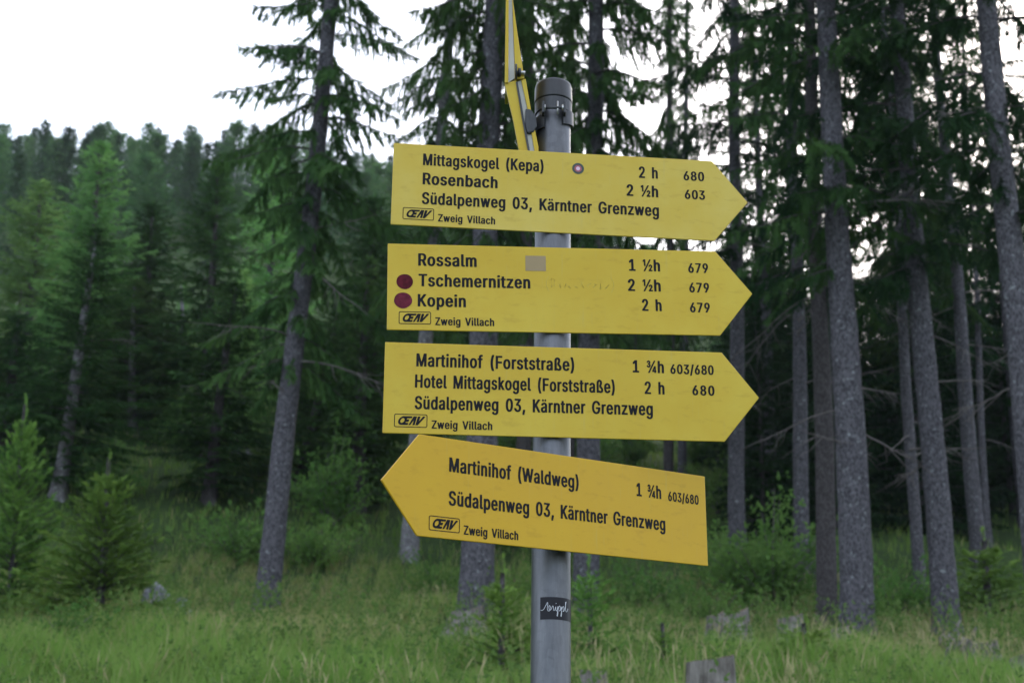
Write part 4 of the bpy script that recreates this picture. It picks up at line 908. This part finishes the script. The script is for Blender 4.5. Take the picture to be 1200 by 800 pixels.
# young spruces in the meadow
YT = trunk_mesh('trunk', 2.3, .028, 'bark_dark', flare=.2, sides=7, rings=8, seed=95)
ST = trunk_mesh('trunk', 1.25, .014, 'bark_dark', flare=.1, sides=6, rings=6, seed=96)
YOUNG = [
 ('bushy young spruce with an upright yellowish leader, left side of the meadow', 118, 17.5, 'young', 0, (1.08, 1.08, .90)),
 ('light green young larch-like spruce at the left edge of the meadow', 12, 18.5, 'young', 1, (.80, .80, 1.2)),
 ('small young spruce left of the foot of the pole', 590, 12.5, 'seedling', 0, (1, 1, .75)),
 ('tiny young spruce between the pole and the large stump', 773, 13.5, 'seedling', 1, (.8, .8, .5)),
 ('young spruce growing right behind the pole', 690, 14, 'seedling', 1, (1.0, 1.0, .85)),
 ('low round young spruce in front of the thickest trunk', 943, 13.0, 'seedling', 0, (1.1, 1.1, .42)),
 ('young spruce at the foot of the slender trunk near the right edge', 1157, 21, 'seedling', 0, (2.0, 2.0, .95)),
]
for k, (lab, px, Y, kind, var, sc) in enumerate(YOUNG):
    x, y = base_xy(px, Y)
    e = link('young_spruce', None); e.location = (x, y, G(x, y) - .05); e.rotation_euler = (0, 0, k * 1.7); tag(e, lab, 'young spruce'); e.scale = sc
    link('trunk', YT if kind == 'young' else ST, e); link('crown', CR[kind][var], e)

# leafy bushes
def bush_mesh(name, R, Hh, n, ts, seed):
    r = np.random.default_rng(seed); O, D, S, tubes = [], [], [], []
    for k in range(n):
        a = r.uniform(0, 6.28); q = r.uniform(0, 1) ** .6; h = Hh * r.uniform(.45, 1) * (1 - .5 * q)
        P = np.array([[0, 0, 0], [math.cos(a) * R * q * .35, math.sin(a) * R * q * .35, h * .5], [math.cos(a) * R * q, math.sin(a) * R * q, h]]) + r.normal(0, .03, (3, 3))
        tubes.append(tube_np(P, [.012, .008, .003], 4))
        for s in np.linspace(.25, 1, 9):
            p = np.array([np.interp(s, [0, .5, 1], P[:, c]) for c in range(3)])
            for _ in range(4):
                O.append(p + r.normal(0, .10, 3)); D.append(r.normal(size=3) + [math.cos(a), math.sin(a), .4]); S.append(ts * r.uniform(.7, 1.3))
    V, F = stamp(TW['leaf'], np.array(O), np.array(D), np.array(S), r); n0 = len(F)
    V2, F2 = join_np(tubes); F2 = np.vstack([F2[:, [0, 1, 2]], F2[:, [0, 2, 3]]])
    F = np.vstack([F, F2 + len(V)]); V = np.vstack([V, V2]); m = np.zeros(len(F), np.int32); m[n0:] = 1
    return mesh_np(name, V, F, None, mats=[M['leaf'], M['twig']], midx=m)
BM = [bush_mesh('leafy_bush', .9, 1.9, 26, .16, 1), bush_mesh('leafy_bush', .8, 1.1, 22, .14, 2), bush_mesh('leafy_bush', .45, .5, 12, .11, 3)]
BUSH = [
 ('tall loose green bush left of the pair of thick trunks', 905, 22.5, 0, 1.25), ('leafy bush beside the slim dark spruce under the sign tips', 872, 24, 1, 1.2),
 ('bush in the dark gap right of the thickest trunk', 1048, 22, 1, 1.15), ('low bush at the foot of the thin right-hand stem', 1085, 22.5, 1, .8),
 ('leafy bush under the right end of the lowest sign', 760, 22, 1, 1.1), ('loose bush left of the pole below the signs', 640, 21.5, 1, 1.0),
 ('green bush right of the lowest sign end', 835, 21, 1, .9), ('low bush between pale stem and thick spruce under the signs', 520, 23, 1, 1.0),
 ('spreading bush at the left foot of the tall leaning spruce', 275, 24, 1, 1.1), ('bush at the right foot of the tall leaning spruce', 372, 24, 1, 1.0),
 ('small herb clump in front of the young spruce on the left', 80, 15, 2, 1.0), ('herb clump in the middle of the left meadow', 355, 14.5, 2, .8),
]
for k, (lab, px, Y, v, s) in enumerate(BUSH):
    x, y = base_xy(px, Y); o = link('leafy_bush', BM[v]); o.location = (x, y, G(x, y) - .05); o.scale = (s,) * 3; o.rotation_euler = (0, 0, k * 2.1)
    tag(o, lab, 'bush')
cnt = 0
while cnt < 46:                       # undergrowth shrubs on the slope behind the trunks
    y = rr.uniform(25, 44); az = rr.uniform(-.40, .16); x = az * y; s = rr.uniform(.5, 1.2)
    o = link('leafy_bush', BM[rr.randrange(2)]); o.location = (x, y, G(x, y) - .05); o.scale = (s,) * 3; o.rotation_euler = (0, 0, rr.uniform(0, 6.28))
    tag(o, 'green shrub in the undergrowth between the trunks', 'bush', 'undergrowth shrubs on the slope'); cnt += 1

# ------------------------------------------------------------------ stumps, logs and rocks
STUMPS = []
def stump(label, px, Y, r, h, tilt=0, seed=0, jag=.06):
    rng = np.random.default_rng(seed); x, y = base_xy(px, Y)
    STUMPS.append((x, y))
    e = link('tree_stump', None); e.location = (x, y, G(x, y)); tag(e, label, 'tree stump')
    sides = 28; a = np.arange(sides) * 2 * math.pi / sides
    prof = 1 + .05 * np.sin(a * 3 + rng.uniform(0, 6)) + .02 * np.sin(a * 7 + rng.uniform(0, 6)) + rng.normal(0, .012, sides)
    zs = np.array([-.4, 0, .08, .2, .4, .7, .9, 1.0]); V = []
    top = h * (1 + tilt * np.cos(a)) + rng.normal(0, jag * .12, sides) + jag * .3 * np.sin(a * 2 + 1)
    for z in zs:
        fl = 1.04 - .12 * max(z, 0) + .55 * math.exp(-max(z, 0) * h / .12) * (1 + .35 * np.sin(a * 4 + seed))
        V.append(np.stack([r * prof * fl * np.cos(a), r * prof * fl * np.sin(a), np.where(z < 0, z, z * top)], 1))
    V = np.vstack(V); n = len(zs); i = np.arange(n - 1)[:, None] * sides; j = np.arange(sides)[None]; j2 = (j + 1) % sides
    F = np.stack([i + j, i + j2, i + sides + j2, i + sides + j], -1).reshape(-1, 4)
    link('stump_bark', mesh_np('stump_bark', V, F, M['wood'], True), e)
    R2 = V[-sides:]; c = R2.mean(0) - [0, 0, .02]; mid = c + (R2 - c) * .55 + rng.normal(0, .008, R2.shape)
    W = np.vstack([R2 * [.995, .995, 1], mid, c[None]]); F3 = []
    for k in range(sides):
        k2 = (k + 1) % sides; F3 += [(k, k2, sides + k2), (k, sides + k2, sides + k), (sides + k, sides + k2, 2 * sides)]
    link('cut_face', mesh_np('cut_face', W, np.array(F3), M['woodcut']), e)
    return e
stump('large grey weathered stump at the bottom edge, right of the pole', 829, 9.3, .165, .60, .04, 1, .015)
stump('small dark stump at the bottom edge beside the pole', 693, 10.5, .10, .36, .0, 2, .015)
stump('pale crumbling stump at the foot of the thick spruce behind the signs', 545, 17.5, .22, .34, .12, 3, .05)
stump('squat grey stump in the meadow left of the thickest trunk', 925, 16.5, .15, .42, .08, 4, .03)
stump('old broken stump under the tip of the lower signs', 858, 17, .2, .42, .15, 5, .05)
stump('low pale stump beside the old broken stump', 838, 17.6, .12, .38, .1, 6, .04)
stump('small stump at the left foot of the thickest trunk', 985, 17.5, .14, .3, .1, 7, .03)
stump('dark root plate at the right edge of the meadow', 1206, 13.5, .26, .36, .3, 8, .06)
stump('short stump at the end of the fallen log', 1150, 14.8, .12, .26, .1, 9, .03)
def log(label, pa, ya, pb, yb, r, seed):
    xa, ya = base_xy(pa, ya); xb, yb = base_xy(pb, yb)
    e = link('fallen_log', None); e.location = (xa, ya, G(xa, ya)); tag(e, label, 'log')
    t = np.linspace(0, 1, 14); P = np.stack([(xb - xa) * t, (yb - ya) * t, gh(xa + (xb - xa) * t, ya + (yb - ya) * t) - G(xa, ya) + r * .9 + .12], 1)
    rng = np.random.default_rng(seed); R = r * (1 - .25 * t) * (1 + rng.normal(0, .06, 14)); R[0] = R[-1] = .002; P[0] = P[1]; P[-1] = P[-2]
    V, F = tube_np(P + rng.normal(0, .004, P.shape), R, 16); V += rng.normal(0, .006, V.shape)
    link('log_wood', mesh_np('log_wood', V, F, M['wood'], True), e)
    for k in (4, 9):
        link('branch_stub', mesh_np('branch_stub', *tube_np([P[k], P[k] + [.02, -.03, R[k] + .10], P[k] + [.05, -.05, R[k] + .16]], [.028, .02, .01], 7), M['wood'], True), e)
log('pale fallen log below the spruce with the flared foot', 1102, 16.4, 1150, 15.4, .10, 1)
log('thin grey log lying in the grass at the lower right', 1085, 13.6, 1140, 13.9, .05, 2)
def rock(label, px, Y, sx, sy, sz, seed):
    x, y = base_xy(px, Y); rng = np.random.default_rng(seed)
    import bmesh
    bm = bmesh.new(); bmesh.ops.create_icosphere(bm, subdivisions=4, radius=1)
    dirs = rng.normal(size=(14, 3)); dirs /= np.linalg.norm(dirs, axis=1)[:, None]; lim = rng.uniform(.62, .95, 14)
    for v in bm.verts:
        p = np.array(v.co); k = min([1.0] + [l / max(1e-3, p @ d) for d, l in zip(dirs, lim) if p @ d > 0])
        p = p * k * (1 + .02 * math.sin(p[0] * 17 + seed) * math.sin(p[1] * 13)); v.co = (p[0] * sx, p[1] * sy, p[2] * sz)
    me = bpy.data.meshes.new('rock'); bm.to_mesh(me); bm.free(); me.materials.append(M['rock'])
    o = link('rock', me); o.location = (x, y, G(x, y) + sz * .35); tag(o, label, 'rock'); return o
rock('pale grey boulder in the grass right of the bushy young spruce', 186, 19, .26, .2, .40, 1)
rock('grey rock in the undergrowth beyond the slanting dark trunk', 275, 31, .25, .3, .3, 2)
rock('pale stone in the grass left of the pale thin stem', 396, 18, .12, .12, .13, 3)
rock('reddish rock on the slope right of the lowest sign', 853, 34, .45, .4, .4, 4)
rock('small pale stone beside the bushy young spruce', 214, 19.2, .15, .15, .26, 5)

# ------------------------------------------------------------------ grass
def grass_mat(k=1.0, nm='meadow_grass'):
    m, nt, b = newmat(nm)
    nt.nodes.remove(b); out = nt.nodes['Material Output']
    at_ = N(nt, 'ShaderNodeAttribute'); at_.attribute_name = 'tint'
    n = noise(nt, .55, 4, .6)
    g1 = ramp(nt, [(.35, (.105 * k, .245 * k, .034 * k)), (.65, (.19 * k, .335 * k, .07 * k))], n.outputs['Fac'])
    straw = N(nt, 'ShaderNodeMixRGB'); straw.inputs[2].default_value = (.36, .33, .16, 1)
    nt.links.new(at_.outputs['Fac'], straw.inputs[0]); nt.links.new(g1.outputs[0], straw.inputs[1])
    d = N(nt, 'ShaderNodeBsdfDiffuse'); t = N(nt, 'ShaderNodeBsdfTranslucent'); mx = N(nt, 'ShaderNodeMixShader'); mx.inputs[0].default_value = .4
    for q in (d, t): nt.links.new(straw.outputs[0], q.inputs[0])
    nt.links.new(d.outputs[0], mx.inputs[1]); nt.links.new(t.outputs[0], mx.inputs[2]); nt.links.new(mx.outputs[0], out.inputs['Surface'])
    return m
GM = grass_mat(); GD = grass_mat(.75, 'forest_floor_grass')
FEET = [base_xy(n_[1], n_[2]) for n_ in NEAR[:12]] + STUMPS
def grass(name, label, n, d0, d1, az, hmean, wid, strawp, seed, power=1.0):
    r = np.random.default_rng(seed)
    d = np.sqrt(r.uniform(d0 ** 2, d1 ** 2, n)); a = r.uniform(-az, az, n)
    x, y = d * np.sin(a), d * np.cos(a)
    # clumps: pull blades toward random tuft centres
    cl = np.floor(x * 2.2) * 7.1 + np.floor(y * 2.2) * 3.7
    jx = (np.sin(cl * 12.9898) * 43758.5453) % 1; jy = (np.sin(cl * 78.233) * 12543.123) % 1
    tx = (np.floor(x * 2.2) + .2 + .6 * jx) / 2.2; ty = (np.floor(y * 2.2) + .2 + .6 * jy) / 2.2
    pull = r.uniform(0, .75, n); x = x + (tx - x) * pull; y = y + (ty - y) * pull
    if d0 > 20: k_ = (x / y < .17) | (r.uniform(0, 1, n) < .4); x, y, jx, jy = x[k_], y[k_], jx[k_], jy[k_]; n = len(x)
    z = gh(x, y)
    near_ = np.full(n, 9.)
    for (a_, b_) in FEET: near_ = np.minimum(near_, np.hypot(x - a_, (y - b_ + .45) * .55))
    patch = .5 + .5 * np.sin(x * .9 + 2 * np.sin(y * .6)) * np.sin(y * .8 + 1.7)
    h = hmean * (.55 + .6 * patch) * r.uniform(.55, 1.3, n) * (.8 + .4 * jx) * np.clip(.35 + near_ * .9, .35, 1)
    la = r.uniform(0, 2 * math.pi, n); ln = h * r.uniform(.08, .55, n)
    dx, dy = np.cos(la), np.sin(la); fa = r.uniform(0, 2 * math.pi, n); wx, wy = np.cos(fa), np.sin(fa)
    w_ = wid * r.uniform(.6, 1.4, n)
    def row(t, k, wf):
        cx = x + dx * ln * k; cy = y + dy * ln * k; cz = z + h * t
        return np.stack([cx - wx * w_ * wf, cy - wy * w_ * wf, cz], 1), np.stack([cx + wx * w_ * wf, cy + wy * w_ * wf, cz], 1)
    a0, b0 = row(-.05, 0, 1); a1, b1 = row(.5, .25, .85); tip, _ = row(.96, 1, 0)
    V = np.stack([a0, b0, a1, b1, tip], 1).reshape(-1, 3)
    q = np.arange(n)[:, None] * 5
    F = np.concatenate([q + [0, 1, 3], q + [0, 3, 2], q + [2, 3, 4]], 1).reshape(-1, 3)
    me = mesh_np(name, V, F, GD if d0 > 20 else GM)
    strawness = np.clip(np.where(r.uniform(0, 1, n) < strawp * (.4 + 1.2 * (1 - patch)), r.uniform(.4, 1, n), r.uniform(0, .25, n)), 0, 1)
    at_ = me.attributes.new('tint', 'FLOAT', 'POINT'); at_.data.foreach_set('value', np.repeat(strawness, 5).astype(np.float32))
    return tag(link(name, me), label, kind='stuff')
grass('meadow_grass', 'long green grass of the near meadow', 95000, 6, 14.5, .47, .42, .0055, .14, 1)
grass('meadow_grass', 'paler uncut grass of the meadow in front of the trunks', 130000, 14, 24.5, .47, .25, .006, .62, 2)
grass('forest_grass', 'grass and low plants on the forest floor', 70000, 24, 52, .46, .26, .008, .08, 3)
# flowering stalks and seed heads standing above the grass
def stalks(name, label, n, d0, d1, seed):
    r = np.random.default_rng(seed); O, D, S = [], [], []
    for _ in range(n):
        d = math.sqrt(r.uniform(d0 ** 2, d1 ** 2)); a = r.uniform(-.44, .44); x, y = d * math.sin(a), d * math.cos(a); z = G(x, y)
        hh = r.uniform(.3, .65); ln = r.normal(0, .08, 2)
        for k in range(6):
            t = .35 + .65 * k / 5
            O.append([x + ln[0] * t, y + ln[1] * t, z + hh * t]); D.append([r.normal(), r.normal(), .8]); S.append(.09 * r.uniform(.7, 1.3))
    V, F = stamp(TW['leaf'], np.array(O), np.array(D, float), np.array(S), r)
    me = mesh_np(name, V, F, M['herb'])
    return tag(link(name, me), label, kind='stuff')
stalks('meadow_herbs', 'leafy herbs scattered through the grass', 2600, 8, 26, 5)

M['straw'] = leaf_mat('seed_heads', (.20, .20, .09), (.32, .30, .16), .3)
def seedheads(n, d0, d1, seed):
    r = np.random.default_rng(seed); d = np.sqrt(r.uniform(d0 ** 2, d1 ** 2, n)); a = r.uniform(-.46, .46, n)
    keep = (np.sin(d * 1.1 + 3 * np.sin(a * 14)) + r.normal(0, .6, n) + a * 2.5) > .45
    d, a = d[keep], a[keep]; x, y = d * np.sin(a), d * np.cos(a); z = gh(x, y); n = len(d)
    h = np.where(d < 14, r.uniform(.35, .62, n), r.uniform(.22, .45, n)); lx, ly = r.normal(0, .1, n), r.normal(0, .1, n); w_ = .0022
    fa = r.uniform(0, 6.28, n); wx, wy = np.cos(fa), np.sin(fa)
    def pt(t, s, wf): return np.stack([x + lx * t * t + wx * wf * s, y + ly * t * t + wy * wf * s, z + h * t], 1)
    V = np.stack([pt(0, -1, w_), pt(0, 1, w_), pt(.82, -1, w_), pt(.82, 1, w_), pt(.8, 0, 0), pt(.9, -1, .006), pt(1.04, 0, 0), pt(.9, 1, .006)], 1).reshape(-1, 3)
    q = np.arange(n)[:, None] * 8
    F = np.concatenate([q + [0, 1, 3], q + [0, 3, 2], q + [4, 5, 6], q + [4, 6, 7]], 1).reshape(-1, 3)
    tag(link('seed_heads', mesh_np('seed_heads', V, F, M['straw'])), 'pale seed heads standing over the meadow grass', kind='stuff')
seedheads(13000, 9, 25, 8)

# ------------------------------------------------------------------ the air: thin evening haze over the hillside
V, F = box_vf(-1700, 1700, -1700, 1700, -330, 96)
hz = link('haze', mesh_py('haze', V, F, M['twig']))
hm = bpy.data.materials.new('evening_air'); hm.use_nodes = True
nt = hm.node_tree; nt.nodes.remove(nt.nodes['Principled BSDF'])
pv = nt.nodes.new('ShaderNodeVolumePrincipled'); pv.inputs['Color'].default_value = (.80, .88, 1, 1)
pv.inputs['Density'].default_value = .00028; pv.inputs['Anisotropy'].default_value = .2
nt.links.new(pv.outputs[0], nt.nodes['Material Output'].inputs['Volume'])
hz.data.materials.clear(); hz.data.materials.append(hm)
tag(hz, 'thin bluish evening haze over the hillside', kind='stuff')
